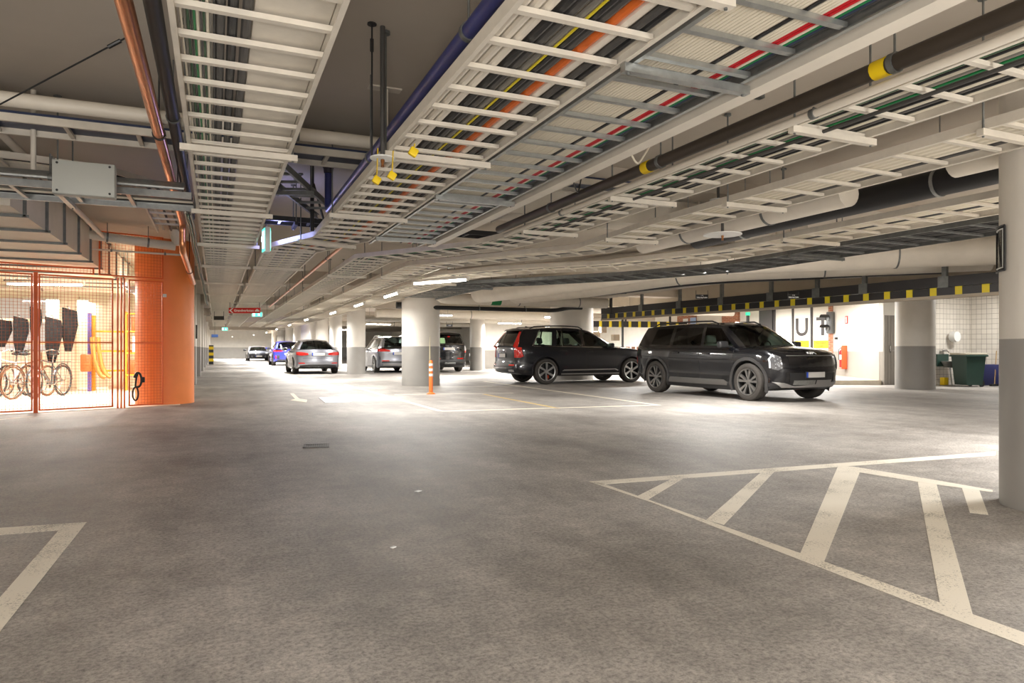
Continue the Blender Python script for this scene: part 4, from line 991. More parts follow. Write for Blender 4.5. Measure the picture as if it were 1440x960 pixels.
# silver saloon, rear view
BM = gen(4.94, 1.87, 1.48, 2.975, .34, .86, False, paint_mat('silver_paint', srgb(150, 152, 160), .6, .28), belt=.97, hood=.93, gl=G_MID)
xr = BM['xr']
BM['patches'] = [('tail_light', [(180 + 14, [(.40, .80), (.42, .88), (.7, .92), (.93, .93), (.92, .80), (.66, .775)])], M_TAIL, dict(off=.012)), ('tail_light', [(180 - 14, [(-.66, .775), (-.92, .80), (-.93, .93), (-.7, .92), (-.42, .88), (-.40, .80)])], M_TAIL, dict(off=.012)),
    ('bumper_reflector', [(180, [(.52, .44), (.56, .485), (.8, .485), (.78, .44)])], M_TAIL, dict(off=.01)), ('bumper_reflector', [(180, [(-.78, .44), (-.8, .485), (-.56, .485), (-.52, .44)])], M_TAIL, dict(off=.01)),
    ('rear_diffuser', [(180, [(-.78, .27), (-.72, .37), (-.4, .40), (.4, .40), (.72, .37), (.78, .27)])], M_BLKP, dict(off=.008)),
    ('exhaust_tip', [(180, [(.52, .29), (.52, .36), (.74, .36), (.74, .29)])], M_BLACK, dict(off=.016)), ('exhaust_tip', [(180, [(-.74, .29), (-.74, .36), (-.52, .36), (-.52, .29)])], M_BLACK, dict(off=.016)),
    ('chrome_strip', [(180, [(-.5, .765), (-.5, .785), (.5, .785), (.5, .765)])], M_CHROME, dict(off=.01))]
BM['plates'] = [(180, 0, 0, .83)]
BM['seams'] = [(180, (-.62, .66), (.62, .66), .012), (90, (.1, .3), (.05, .95), .01), (90, (1.0, .6), (1.0, .97), .01)]
x, y = PD(446, 28.4); make_car(BM, 'silver saloon seen from behind with red rear lamps, parked along the driving lane', (x + .05, y + 2.5, 0), PI / 2)
# bright blue coupe-roofed crossover
BL = gen(4.4, 1.86, 1.56, 2.69, .36, .85, True, paint_mat('vivid_blue_paint', srgb(58, 66, 220), .5, .3), belt=1.02, hood=1.0, re=-2.0 + .2, lift=.04)
BL['patches'] = [('tail_light', [(180 + 10, [(.3, .90), (.36, .96), (.92, 1.0), (.93, .88), (.7, .86)])], M_TAIL, dict(off=.012)), ('tail_light', [(180 - 10, [(-.7, .86), (-.93, .88), (-.92, 1.0), (-.36, .96), (-.3, .90)])], M_TAIL, dict(off=.012)),
    ('bumper_reflector', [(180, [(.70, .45), (.70, .62), (.77, .62), (.77, .45)])], M_TAIL, dict(off=.012)), ('bumper_reflector', [(180, [(-.77, .45), (-.77, .62), (-.70, .62), (-.70, .45)])], M_TAIL, dict(off=.012)),
    ('bumper_vent', [(180, [(.52, .42), (.48, .66), (.68, .68), (.68, .42)])], M_BLKP, dict(off=.008)), ('bumper_vent', [(180, [(-.68, .42), (-.68, .68), (-.48, .66), (-.52, .42)])], M_BLKP, dict(off=.008)),
    ('rear_diffuser', [(180, [(-.7, .28), (-.66, .4), (.66, .4), (.7, .28)])], M_BLKP, dict(off=.008))]
BL['plates'] = [(180, 0, 0, .74)]
x, y = PD(408, 42.5); make_car(BL, 'bright blue crossover with coupe roof, parked ahead of the silver saloon', (x - .1, y + 2.2, 0), PI / 2)
# grey sports car facing the camera
SP = gen(4.4, 1.86, 1.29, 2.45, .34, .9, True, paint_mat('grey_metallic_paint', srgb(104, 108, 118), .6, .3), belt=.86, hood=.84, re=-1.5, ws=.75)
SP['patches'] = [('headlight', [(20, [(.55, .62), (.6, .73), (.83, .74), (.8, .6)])], M_LENS, dict(off=.012)), ('headlight', [(-20, [(-.8, .6), (-.83, .74), (-.6, .73), (-.55, .62)])], M_LENS, dict(off=.012)),
    ('front_intake', [(0, [(-.45, .24), (-.5, .5), (.5, .5), (.45, .24)])], M_BLKP, dict(off=.01)), ('front_intake', [(15, [(.6, .26), (.6, .5), (.8, .5), (.8, .28)])], M_BLKP, dict(off=.01)), ('front_intake', [(-15, [(-.8, .28), (-.8, .5), (-.6, .5), (-.6, .26)])], M_BLKP, dict(off=.01))]
SP['plates'] = [(0, 0, 0, .42)]; SP['mirror_m'] = M_BLKP
x, y = PD(364, 58); make_car(SP, 'low grey sports car facing this way at the far end of the lane', (x, y + 2.2, 0), -PI / 2)
# silver crossover behind the thick pillar
SI = gen(4.5, 1.85, 1.64, 2.69, .36, .85, True, MATS['silver_paint'], belt=1.04, hood=1.02, re=-1.95, lift=.05)
SI['patches'] = [('tail_light', [(180 + 12, [(.36, .94), (.4, 1.0), (.62, 1.02), (.7, 1.08), (.94, 1.08), (.93, .94)])], M_TAIL, dict(off=.012)), ('tail_light', [(180 - 12, [(-.93, .94), (-.94, 1.08), (-.7, 1.08), (-.62, 1.02), (-.4, 1.0), (-.36, .94)])], M_TAIL, dict(off=.012)),
    ('bumper_reflector', [(180, [(.4, .52), (.42, .56), (.72, .56), (.74, .52)])], M_TAIL, dict(off=.012)), ('bumper_reflector', [(180, [(-.74, .52), (-.72, .56), (-.42, .56), (-.4, .52)])], M_TAIL, dict(off=.012)),
    ('bumper_trim', [(180, [(-.74, .44), (-.7, .52), (.7, .52), (.74, .44)])], M_BLKP, dict(off=.008)), ('rear_skid_plate', [(180, [(-.66, .32), (-.66, .41), (.66, .41), (.66, .32)])], M_SILVER, dict(off=.012))]
SI['plates'] = [(180, 0, 0, .85)]; SI['seams'] = [(90, (.1, .3), (.05, 1.0), .01), (90, (1.0, .65), (1.0, 1.03), .01)]; SI['rails'] = (.3, -1.6, M_SILVER)
x, y = PD(561, 29.8); make_car(SI, 'silver crossover half hidden behind the thick pillar with the orange post', (x, y + 2.28, 0), PI / 2)
# dark four wheel drive
LC = gen(4.84, 1.9, 1.86, 2.79, .39, .85, True, MATS['blue_black_paint'], belt=1.2, hood=1.15, re=-2.25, lift=.1, gl=G_MID, tail_up=0)
LC['patches'] = [('tail_light', [(180 + 12, [(.8, .88), (.8, .98), (.95, .98), (.95, .88)])], M_TAIL, dict(off=.014)), ('tail_light', [(180 - 12, [(-.95, .88), (-.95, .98), (-.8, .98), (-.8, .88)])], M_TAIL, dict(off=.014)),
    ('lamp_lens', [(180 + 12, [(.8, .98), (.8, 1.18), (.94, 1.18), (.95, .98)])], M_LENS, dict(off=.014)), ('lamp_lens', [(180 - 12, [(-.95, .98), (-.94, 1.18), (-.8, 1.18), (-.8, .98)])], M_LENS, dict(off=.014)),
    ('bumper_reflector', [(180, [(.4, .6), (.4, .65), (.7, .65), (.7, .6)])], M_TAIL, dict(off=.012)), ('bumper_reflector', [(180, [(-.7, .6), (-.7, .65), (-.4, .65), (-.4, .6)])], M_TAIL, dict(off=.012)),
    ('bumper_trim', [(180, [(-.78, .44), (-.78, .58), (.78, .58), (.78, .44)])], M_BLKP, dict(off=.03, th=.04)), ('high_brake_lamp', [(180, [(-.05, 1.58), (-.05, 1.63), (.05, 1.63), (.05, 1.58)])], M_TAIL, dict(off=.02)),
    ('window_sticker', [(180, [(-.42, 1.3), (-.33, 1.41), (-.42, 1.54), (-.2, 1.54), (-.28, 1.41), (-.2, 1.3)])], mat('pale_green_sticker', srgb(170, 215, 160), .5), dict(off=.012)), ('roof_spoiler', [(180, [(-.62, 1.70), (-.6, 1.76), (.6, 1.76), (.62, 1.70)])], MATS['blue_black_paint'], dict(off=.08, th=.09))]
LC['plates'] = [(180, 0, 0, 1.06)]; LC['rails'] = (.3, -1.9, M_SILVER)
x, y = PD(630.5, 30.6); make_car(LC, 'dark four-wheel drive with pale green window sticker, right of the thick pillar', (x, y + 2.45, 0), PI / 2)
e = LC['_']; mb = MB(); mb.tube([(-2.66, .12, .42), (-2.82, .12, .42)], .035, 10); mb.box((-2.66, .0, .42), (.2, .5, .08), bev=.02); obj('tow_bar', mb, M_GALVD, e['root'])
# dark hatchback in the distance, partly hidden by the grey SUV
DH = gen(4.4, 1.8, 1.45, 2.65, .33, .85, True, MATS['graphite_black_paint'], belt=.95, hood=.92, re=-1.85)
DH['patches'] = [('headlight', [(25, [(.5, .62), (.5, .76), (.95, .8), (.93, .66)])], M_LENS, dict(off=.012)), ('headlight', [(-25, [(-.93, .66), (-.95, .8), (-.5, .76), (-.5, .62)])], M_LENS, dict(off=.012)), ('front_grille', [(0, [(-.4, .3), (-.4, .55), (.4, .55), (.4, .3)])], M_BLKP, dict(off=.01))]
x, y = PD(700, 40); make_car(DH, 'dark hatchback in the distance with one pale headlamp showing past the grey SUV', (x + .3, y + 1, 0), -2.45)
DV = gen(4.5, 1.82, 1.62, 2.7, .34, .85, True, MATS['blue_black_paint'], belt=1.0, hood=.98, re=-1.9)
x, y = PD(548, 43.0); make_car(DV, 'dark estate car whose roof shows beyond the silver crossover', (x, y, 0), PI / 2)
# ------------------------------------------------------------------ floor markings
def worn(name, col, lo, hi):
    m = bpy.data.materials.new(name); m.use_nodes = True; nt = m.node_tree; b = nt.nodes['Principled BSDF']
    b.inputs['Base Color'].default_value = (*col, 1); b.inputs['Roughness'].default_value = .6
    tc = nd(nt, 'ShaderNodeTexCoord'); n = nd(nt, 'ShaderNodeTexNoise', Scale=75., Detail=7., Roughness=.8); n2 = nd(nt, 'ShaderNodeTexNoise', Scale=3., Detail=4.)
    nt.links.new(tc.outputs['Object'], n.inputs['Vector']); nt.links.new(tc.outputs['Object'], n2.inputs['Vector'])
    ad = nd(nt, 'ShaderNodeMath', operation='ADD'); nt.links.new(n.outputs['Fac'], ad.inputs[0])
    ml = nd(nt, 'ShaderNodeMath', operation='MULTIPLY'); ml.inputs[1].default_value = .5; nt.links.new(n2.outputs['Fac'], ml.inputs[0]); nt.links.new(ml.outputs[0], ad.inputs[1])
    rp = nd(nt, 'ShaderNodeMapRange'); rp.inputs['From Min'].default_value = lo; rp.inputs['From Max'].default_value = hi; nt.links.new(ad.outputs[0], rp.inputs['Value'])
    nt.links.new(rp.outputs[0], b.inputs['Alpha']); return m
M_LINE = worn('worn_white_line', srgb(238, 230, 214), .58, .68); M_LINE2 = worn('clean_white_line', srgb(238, 229, 208), .45, .6)
M_LINEY = worn('faded_yellow_line', srgb(214, 186, 120), .48, .7)
def mark(label, px, m=None, name='floor_marking', z=.0022):
    mb = MB(); mb.prism([(p.x, p.y) for p in (G(*q) for q in px)], .0005, z); o = obj(name, mb, m or M_LINE, smooth=0); o['kind'] = 'structure'; o['label'] = label; o['category'] = 'floor marking'
def line(label, a, b, w, m=None):
    a, b = G(*a), G(*b); d = (b - a).normalized(); n = Vector((d.y, -d.x, 0)) * w / 2
    mb = MB(); mb.prism([((q.x), (q.y)) for q in (a + n, b + n, b - n, a - n)], .0005, .0018); o = obj('floor_marking', mb, m or M_LINE, smooth=0); o['kind'] = 'structure'; o['label'] = label; o['category'] = 'floor marking'
mark('far edge line of the hatched triangle in front of the near pillar', [(828, 677), (1400, 635), (1400, 640), (848, 681)])
mark('long near edge line of the hatched triangle', [(828, 677), (848, 680), (1140, 783), (1450, 893), (1450, 912), (1130, 789), (915, 706)])
mark('first short stripe at the tip of the hatched triangle', [(893, 699), (945, 673), (962, 672), (912, 702)], z=.0014)
mark('second stripe of the hatched triangle', [(993, 731), (1070, 664), (1090, 662), (1018, 738)], z=.0014)
mark('third wide stripe of the hatched triangle', [(1124, 781), (1178, 656), (1209, 664), (1158, 792)], z=.0014)
mark('fourth longest stripe of the hatched triangle', [(1322, 849), (1290, 674), (1316, 677), (1368, 864)], z=.0014)
mark('fifth stub stripe beside the near pillar', [(1352, 684), (1376, 686), (1390, 724), (1364, 721)], z=.0014)
mark('curved line from the third stripe to the foot of the near pillar', [(1176, 655), (1200, 656), (1310, 674), (1396, 689), (1396, 692), (1300, 679), (1190, 661)], z=.0018)
mark('corner line near the left edge, crosswise leg', [(-60, 746), (122, 734), (100, 744), (-60, 757)], z=.0014)
mark('corner line near the left edge, long leg', [(122, 734), (0, 888), (-30, 925), (-60, 925), (0, 840), (84, 744)])
line('thin corner mark on the floor in front of the mesh cage', (-10, 591), (46, 585), .09)
line('lane edge line running to the corner of the parking bays', (485, 540.5), (620, 578), .1, M_LINE2)
line('front line of the parking bays below the grey SUV', (620, 578), (928, 569.3), .1, M_LINE2)
line('bay dividing line ending below the grey SUV rear', (680, 554), (785, 574), .08, M_LINEY)
line('bay dividing line passing under the black SUV tail', (680, 536), (927, 569.5), .09, M_LINE2)
line('faint line behind the orange delineator post', (555, 554.5), (722, 552.5), .08, M_LINE)
line('faint line between the pillar and the grey SUV', (590, 544), (760, 543), .07, M_LINE)
line('lane line beside the parked silver saloon', (418, 531), (395, 521), .1, M_LINE2)
mark('white arrow pointing toward the viewer on the driving lane', [(408, 553), (413, 553), (421, 560.5), (432, 562), (431, 565.5), (408, 562.5), (415, 560.8)], M_LINE2)
mb = MB(); a = [G(*q) for q in ((448, 559.5), (488, 559), (494, 566), (457, 566.5))]; mb.prism([(p.x, p.y) for p in a], .0005, .012)
solo('manhole_cover', mb, mat('pale_steel_plate', srgb(225, 226, 226), .3, .3), 'pale square steel cover plate set in the driving lane', 'cover plate', smooth=0)
c = G(445, 627); gr = thing('floor_drain', 'square cast iron drain grate in the floor of the lane', 'drain', (c.x, c.y, 0), -.15); gr.scale = (.58, .58, 1)
mb = MB()
for (x, y, sx, sy) in ((0, .21, .46, .05), (0, -.21, .46, .05), (.21, 0, .05, .46), (-.21, 0, .05, .46)): mb.box((x, y, .004), (sx, sy, .008))
obj('grate_frame', mb, mat('cast_iron', srgb(92, 88, 84), .5, .4), gr, smooth=0); mb = MB()
for k in range(9): mb.box((-.16 + k * .04, 0, .006), (.016, .38, .006))
obj('grate_bars', mb, MATS['cast_iron'], gr, smooth=0); mb = MB(); mb.box((0, 0, .0015), (.4, .4, .002)); obj('pit_shade_sheet', mb, M_BLACK, gr, smooth=0)  # flat black sheet, the shade below the bars put into its colour
for (px, py, lb, s) in ((588, 691, 'small white scrap of paper lying on the asphalt', .05), (553, 770, 'tiny pale chip of litter on the asphalt', .03)):
    p = G(px, py); mb = MB(); mb.box((p.x, p.y, .004), (s, s * .7, .006), Matrix.Rotation(.6, 3, 'Z'), bev=.002); solo('paper_scrap', mb, M_SIGNW, lb, 'litter', smooth=0)
# ---- delineator post
p = G(606, 554); dp = thing('delineator_post', 'orange and white flexible delineator post in front of the thick pillar', 'bollard', (p.x, p.y, 0))
mo = mat('orange_plastic', srgb(240, 120, 50), .5)
mb = MB(); mb.lathe([(.1, 0), (.1, .015), (.06, .04), (.048, .05)], 20, None, True); obj('post_base', mb, mo, dp)
mb = MB(); mb.lathe([(.047, .05), (.045, .76), (.03, .79), (0, .79)], 20); obj('post_body', mb, mo, dp)
for z in (.45, .57, .69):
    mb = MB(); mb.lathe([(.0485, z - .03), (.0485, z + .03)], 20); obj('reflective_band', mb, M_SIGNW, dp)
x, y = PD(604.5, 18.72); mb = MB(); mb.tube([(x, y, .78), (x, y, 1.42)], [.02, .006], 8); mb.tube([(x, y, 0), (x, y, .79)], .012, 8); solo('marker_rod', mb, mat('pale_cream_rod', srgb(216, 208, 176), .5), 'slim pale cream rod rising just behind the orange delineator post', 'rod')
# ---- mesh cage
M_OMESH = mat('orange_mesh_wire', srgb(190, 92, 44), .5); mat('orange_mesh_steel', srgb(228, 104, 44), .4); M_OFR = MATS['orange_mesh_steel']
A0 = G(0, 583); B0 = G(231, 570.5); A0.z = B0.z = 0; dA = (B0 - A0).normalized(); A1 = A0 - dA * 3.2
def fp(px): # distance along fence for a pixel column
    # ray/fence line intersection
    c = (px - 720) / F; d = Vector((SA + c * CA, CA - c * SA, 0)); n = Vector((dA.y, -dA.x, 0)); t = A0.dot(n) / d.dot(n); return (d * t - A0).dot(dA)
def fpt(s, z=0.): q = A0 + dA * s; return Vector((q.x, q.y, z))
def mesh_panel(label, s0, s1, z0, z1, mid=None, fr=.024, step=.052):
    root = thing('mesh_panel', label, 'mesh panel', fpt(s0), group='orange welded mesh panels of the cage'); nrm = Vector((dA.y, -dA.x, 0))
    mb = MB()
    for a, b in ((fpt(s0 + fr / 2, z0), fpt(s0 + fr / 2, z1)), (fpt(s1 - fr / 2, z0), fpt(s1 - fr / 2, z1))): mb.bar(a, b, fr, fr, dA)
    for z in [z0 + fr / 2, z1 - fr / 2] + ([mid] if mid else []): mb.bar(fpt(s0, z), fpt(s1, z), fr, fr)
    obj('panel_frame', mb, M_OFR, root, True, smooth=0); mb = MB()
    n = int((s1 - s0) / step)
    for k in range(1, n): s = s0 + (s1 - s0) * k / n; mb.bar(fpt(s, z0), fpt(s, z1), .0042, .0042, dA)
    n = int((z1 - z0) / step)
    for k in range(1, n): z = z0 + (z1 - z0) * k / n; mb.bar(fpt(s0, z) + nrm * .005, fpt(s1, z) + nrm * .005, .0042, .0042)
    obj('wire_mesh', mb, M_OMESH, root, True, smooth=0); return root
s50, s162, s178, s231 = fp(50), fp(161), fp(179), fp(229.5); s137 = fp(137)
mesh_panel('orange wire mesh panel in front of the parked bicycles', -3.0, s50 - .04, .03, 2.31, 1.17)
mesh_panel('orange wire mesh gate leaf between the thick post and the narrow posts', s50 + .04, s162 - .02, .03, 2.31, 1.17)
mesh_panel('narrow orange wire mesh panel beside the orange pillar with the hanging lock', s178 + .02, s231, .03, 2.31, 1.17)
mesh_panel('low strip of orange mesh above the bicycles, under the air duct', -3.0, s137 - .05, 2.35, 2.47)
mesh_panel('tall upper panel of orange mesh beside the air duct', s137 + .02, s231, 2.35, CZ - .02)
def fpost(label, s, w, z1=2.33):
    mb = MB(); mb.bar(fpt(s, 0), fpt(s, z1), w, w, dA); solo('cage_post', mb, M_OFR, label, 'post', 'posts of the mesh cage', smooth=0)
fpost('thick orange square post of the cage beside the bicycles', s50, .058)
for k, q in enumerate((165.5, 170.5, 175)): fpost(['first', 'second', 'third'][k] + ' slim orange post of the three at the gate edge, counted from the bicycles', fp(q), .024)
# lock on the mesh
lk = thing('chain_lock', 'black looped bicycle lock hanging on the orange mesh', 'lock', fpt(fp(188), 1.0))
nrm = Vector((dA.y, -dA.x, 0)); o_ = fpt(fp(187.5), 0) + nrm * .055
def lp(u, z): return o_ + dA * u + Vector((0, 0, z))
mb = MB(); mb.tube([lp(.02 + .045 * math.cos(t), .25 + .12 * math.sin(t)) for t in [2 * PI * k / 18 for k in range(19)]], .016, 8); obj('lock_loop', mb, mat('dark_red_black', (.03, .012, .012), .4), lk, True)
mb = MB(); mb.tube([lp(.06, .62), lp(.04, .56), lp(.02, .4), lp(.03, .37)], .016, 8); mb.tube([lp(.06 + .06 * math.cos(t), .5 + .13 * math.sin(t)) for t in [PI * .9 - PI * 1.5 * k / 12 for k in range(13)]], .02, 8); mb.box(lp(.15, .5), (.05, .05, .1), bev=.012); obj('lock_strap', mb, M_BLACK, lk, True)
mb = MB(); q = fpt(s231 + .02, 2.05) + nrm * .02; mb.box(q, (.06, .04, .06), bev=.005); solo('white_sensor', mb, M_SIGNW, 'small white sensor box at the edge of the mesh by the pillar', 'sensor')
# room behind the mesh
M_BROOM = mat('cream_wall_paint', srgb(244, 233, 212), .7, noise=.03); M_BFL = mat('pale_epoxy_floor', srgb(228, 214, 194), .45, noise=.04, nscale=4)
wall('wall_bike_back', (-9.5, 22.0), (-.95, 22.0), m=M_BROOM); wall('wall_bike_side', (-.95, 15.4), (-.95, 22.0), m=M_BROOM)
mb = MB(); q = [fpt(-3.4), fpt(s231 + .3), Vector((-1.05, 21.9, 0)), Vector((-6.4, 21.9, 0))]; mb.prism([(v.x, v.y) for v in q], .0005, .006); o = struct('floor_bike_room', mb, M_BFL, smooth=0)
mb = MB(); mb.box((-4.9, 21.87, 1.7), (1.4, .06, 1.4)); struct('wall_panel', mb, mat('pale_grey_panel', srgb(200, 200, 206), .6), smooth=0)
for k, x in enumerate((-3.55, -2.45)): mb = MB(); mb.box((x, 21.0, CZ / 2), (.36, .36, CZ), bev=.02); struct('pillar', mb, M_BROOM, 'square cream pillar inside the bicycle room, ' + ('beside the bicycles' if k == 0 else 'toward the orange shelves'), 'pillar')
# bicycle
M_BIKE1 = mat('black_bike_paint', (.02, .02, .025), .3, coat=.5); M_BIKE2 = mat('white_bike_paint', srgb(220, 220, 222), .35, coat=.4); M_BIKE3 = mat('brown_bike_paint', srgb(92, 58, 34), .4)
def bicycle(label, x, y, rz, fm, steer=.3, tyre=M_BLACK):
    b = thing('bicycle', label, 'bicycle', (x, y, .006), rz, 'bicycles behind the mesh'); R = .345
    def whl(cx, rot, nm):
        m = MB(); Mx = Matrix.Translation((cx, 0, R)) @ Matrix.Rotation(rot, 4, 'Z') @ Matrix.Rotation(PI / 2, 4, 'X')
        m.tube([Mx @ Vector((R * .955 * math.cos(t), R * .955 * math.sin(t), 0)) for t in [2 * PI * k / 32 for k in range(33)]], .02, 8); w = obj('wheel', m, tyre, b)
        m = MB(); m.lathe([(.30, -.008), (.30, .008), (.315, .01), (.315, -.01)], 32, Mx)
        for k in range(20):
            a = 2 * PI * k / 20; m.tube([Mx @ Vector((.015 * math.cos(a), .015 * math.sin(a), .02 * (-1) ** k)), Mx @ Vector((.302 * math.cos(a + .2), .302 * math.sin(a + .2), 0))], .0016, 4, False)
        m.tube([Mx @ Vector((0, 0, -.045)), Mx @ Vector((0, 0, .045))], .018, 8); obj('spoked_rim', m, M_CHROME, w)
    whl(-.52, 0, 'rear'); whl(.53, steer, 'front')
    st = (-.13, 0, .74); bbk = (-.09, 0, .28); hd0 = (.37, 0, .62); hd1 = (.34, 0, .82)
    m = MB()
    for a, c, r in ((bbk, st, .017), (bbk, hd0, .02), (st, hd1, .017), ((-.52, 0, R), bbk, .011), ((-.52, 0, R), (-.14, 0, .7), .009), (hd0, hd1, .021)): m.tube([a, c], r, 8)
    obj('bike_frame', m, fm, b); m = MB(); m.tube([(.37, 0, .62), (.42, .0, .58), (.53, .05, R)], .012, 8); m.tube([(.42, 0, .58), (.53, -.05, R)], .012, 8); m.tube([hd1, (.33, 0, .98)], .013, 8); f = obj('fork', m, fm, b)
    c, s = math.cos(steer), math.sin(steer); q = lambda u, v, z: (.34 + u * c - v * s, u * s + v * c, z)
    m = MB(); m.tube([q(-.14, .3, 1.0), q(.03, .24, 1.04), q(.05, .06, 1.0), q(.05, -.06, 1.0), q(.03, -.24, 1.04), q(-.14, -.3, 1.0)], .011, 8); hb = obj('handlebar', m, M_CHROME, b)
    m = MB()
    for sd in (-1, 1): m.tube([q(-.17, .3 * sd, 1.0), q(-.06, .28 * sd, 1.02)], .017, 8)
    obj('grip', m, M_BLACK, hb)
    m = MB(); m.tube([st, (-.16, 0, .92)], .013, 8); obj('seat_post', m, M_CHROME, b); m = MB(); m.lathe([(.0, -.03), (.075, -.02), (.085, .02), (.06, .04), (0, .045)], 14, Matrix.Translation((-.2, 0, .94)) @ Matrix.Diagonal((1.45, 1, 1, 1))); m.tube([(-.16, 0, .95), (-.02, 0, .945)], [.05, .02], 8); obj('saddle', m, M_BLACK, b)
    m = MB(); m.tube([(bbk[0], y_, .28) for y_ in (-.07, .07)], .02, 8); m.lathe([(.09, -.004), (.09, .004)], 20, Matrix.Translation((bbk[0], -.055, .28)) @ Matrix.Rotation(PI / 2, 4, 'X'), True); m.bar((bbk[0], -.07, .28), (.02, -.075, .15), .02, .012); m.bar((bbk[0], .07, .28), (-.2, .075, .41), .02, .012); m.box((.02, -.11, .15), (.09, .07, .02)); m.box((-.2, .11, .41), (.09, .07, .02)); obj('crankset', m, M_CHROME, b)
    m = MB(); m.tube([Vector((-.52 + .375 * math.cos(t), 0, R + .375 * math.sin(t))) for t in [math.radians(a) for a in range(20, 181, 16)]], .014, 6); m.bar((-.75, 0, .76), (-.2, 0, .76), .12, .012); m.tube([(-.52, .06, R), (-.6, .06, .76)], .005, 6); m.tube([(-.52, -.06, R), (-.6, -.06, .76)], .005, 6); obj('rear_rack', m, fm, b)
    m = MB(); m.tube([(-.14, .04, .26), (-.3, .16, .0)], .008, 6); obj('kickstand', m, M_BLKP, b); return b
for (px, d, rz, fm, st, tm, lb) in ((-22, 14.6, 1.2, M_BIKE1, .15, M_BLACK, 'black bicycle at the outer end of the row'), (10, 14.6, 1.2 + PI, M_BIKE2, -.1, M_BLACK, 'white framed bicycle second in the row behind the mesh'), (37, 14.4, 1.15, M_BIKE3, .1, M_BIKE3, 'bicycle with tan brown tyres leaning toward the thick post'), (64, 14.6, 1.25 + PI, M_BIKE1, .1, M_BLACK, 'black bicycle on its kickstand just past the thick orange post')):
    x, y = PD(px, d); bicycle(lb, x, y + .35, rz, fm, st, tm)
for (z, lb) in ((1.72, 'upper'), (1.2, 'lower')):
    a = Vector((*PD(-30, 15.4), z)); c = Vector((*PD(90, 16.2), z)); mb = MB(); mb.bar(a, c, .05, .07); solo('rack_rail', mb, mat('cream_steel', srgb(236, 210, 170), .5), lb + ' horizontal rail holding the hanging black wheel guards', 'rail')
for k, (px, d, z0, z1, w) in enumerate(((4, 15.0, 1.1, 1.72, .3), (29, 15.1, .95, 1.78, .26), (50, 15.2, 1.25, 2.0, .2), (75, 15.3, .75, 1.78, .3), (98, 15.6, 1.0, 2.0, .28))):
    x, y = PD(px, d); hg = thing('hanging_wheel_guard', ['black hanging wheel guard at the outer end of the rail', 'black hanging wheel guard above the white bicycle', 'slim black hanging guard behind the thick orange post', 'long tapered black hanging guard just past the thick post', 'last and highest black hanging guard toward the shelves'][k], 'wheel guard', (x, y, z0), .42, 'black wheel guards on the rack')
    h = z1 - z0; mb = MB(); mb.prism([(-w / 2, h), (w / 2, h * .92), (w / 2 + .02, h * .6), (w * .1, 0), (-w * .3, .0), (-w / 2, h * .35)], -.04, .04, Matrix.Rotation(PI / 2, 4, 'X')); obj('guard_panel', mb, mat('black_textile', (.009, .008, .008), .9, spec=.1), hg)
    mb = MB(); mb.tube([(0, .05, h * .8), (0, .05, h * 1.02), (0, .2, h * 1.04)], .012, 6); obj('hanger_hook', mb, M_GALVD, hg)
def shelfish():
    x, y = PD(131, 17.2); ps = thing('shelf_upright', 'orange steel shelf upright standing free inside the cage', 'upright', (x, y, 0)); mb = MB(); mb.box((x, y, .95), (.1, .1, 1.9)); obj('upright_post', mb, mat('orange_yellow_steel', srgb(240, 160, 40), .5), ps, True)
    for z in (.5, 1.0, 1.5): mb = MB(); mb.bar((x, y, z), (x + .9, y + .3, z), .05, .05); obj('cross_arm', mb, MATS['orange_yellow_steel'], ps, True)
    x, y = PD(126, 17.0); mb = MB(); mb.box((x, y, .98), (.08, .1, 1.94)); solo('purple_board', mb, mat('purple_paint', srgb(96, 76, 140), .5), 'tall narrow purple board beside the orange shelf upright', 'board')
    x, y = PD(121, 16.6); mb = MB(); mb.box((x, y, .72), (.22, .2, .42), bev=.03); solo('orange_box', mb, mat('orange_red_box', srgb(232, 92, 40), .5), 'small orange red box beside the purple board', 'box')  # orange box set in mid-air, nothing modelled holds it
    x, y = PD(146, 17.0); mb = MB(); pts = [(x - .12 + .28 * (1 - math.cos(t)) , y, .35 + 1.0 * (1 - math.sin(t))) for t in [k * PI / 2 / 8 for k in range(9)]]
    mb.tube(pts, .05, 8); mb.tube([(p_[0] - .12, p_[1], p_[2]) for p_ in pts], .06, 8); solo('curved_rail', mb, mat('tan_wood', srgb(190, 130, 60), .5), 'tan curved rails leaning between shelf upright and gate', 'rails')
    x, y = PD(196, 17.5); hs = thing('shelf_unit', 'orange shelving with boxes seen past the hanging lock', 'shelf', (x, y, 0))
    for dx in (-.3, .3): mb = MB(); mb.box((x + dx, y, 1.0), (.06, .3, 2.0)); obj('shelf_side', mb, MATS['orange_yellow_steel'], hs, True)
    for z in (.4, .95, 1.5, 1.95): mb = MB(); mb.box((x, y, z), (.62, .32, .04)); obj('shelf_board', mb, MATS['orange_yellow_steel'], hs, True)
    for (dx, z, s, c, lb) in ((-.05, .42, .35, MATS['orange_red_box'], 'lowest orange bin'), (.05, .97, .4, M_SIGNW, 'white carton'), (.0, 1.52, .34, MATS['orange_red_box'], 'top orange bin')):
        mb = MB(); mb.box((x + dx, y, z + s / 2 + .006), (s, .28, s), bev=.02); solo('storage_bin', mb, c, lb + ' on the orange shelving past the lock', 'bin', 'bins on the orange shelving')
shelfish()
for k, (y, z, r, x0) in enumerate(((16.6, 2.55, .07, -5), (18.2, 2.7, .1, -6), (19.4, 2.5, .06, -7))): pipe('ceiling_pipe', ['white pipe under the cage ceiling, the one nearest the mesh', 'thick white pipe under the cage ceiling, middle one', 'thin white pipe under the cage ceiling, deepest one'][k], [(x0, y, z), (-1.1, y, z)], r, M_WHITE2, (1.5, 3.2))
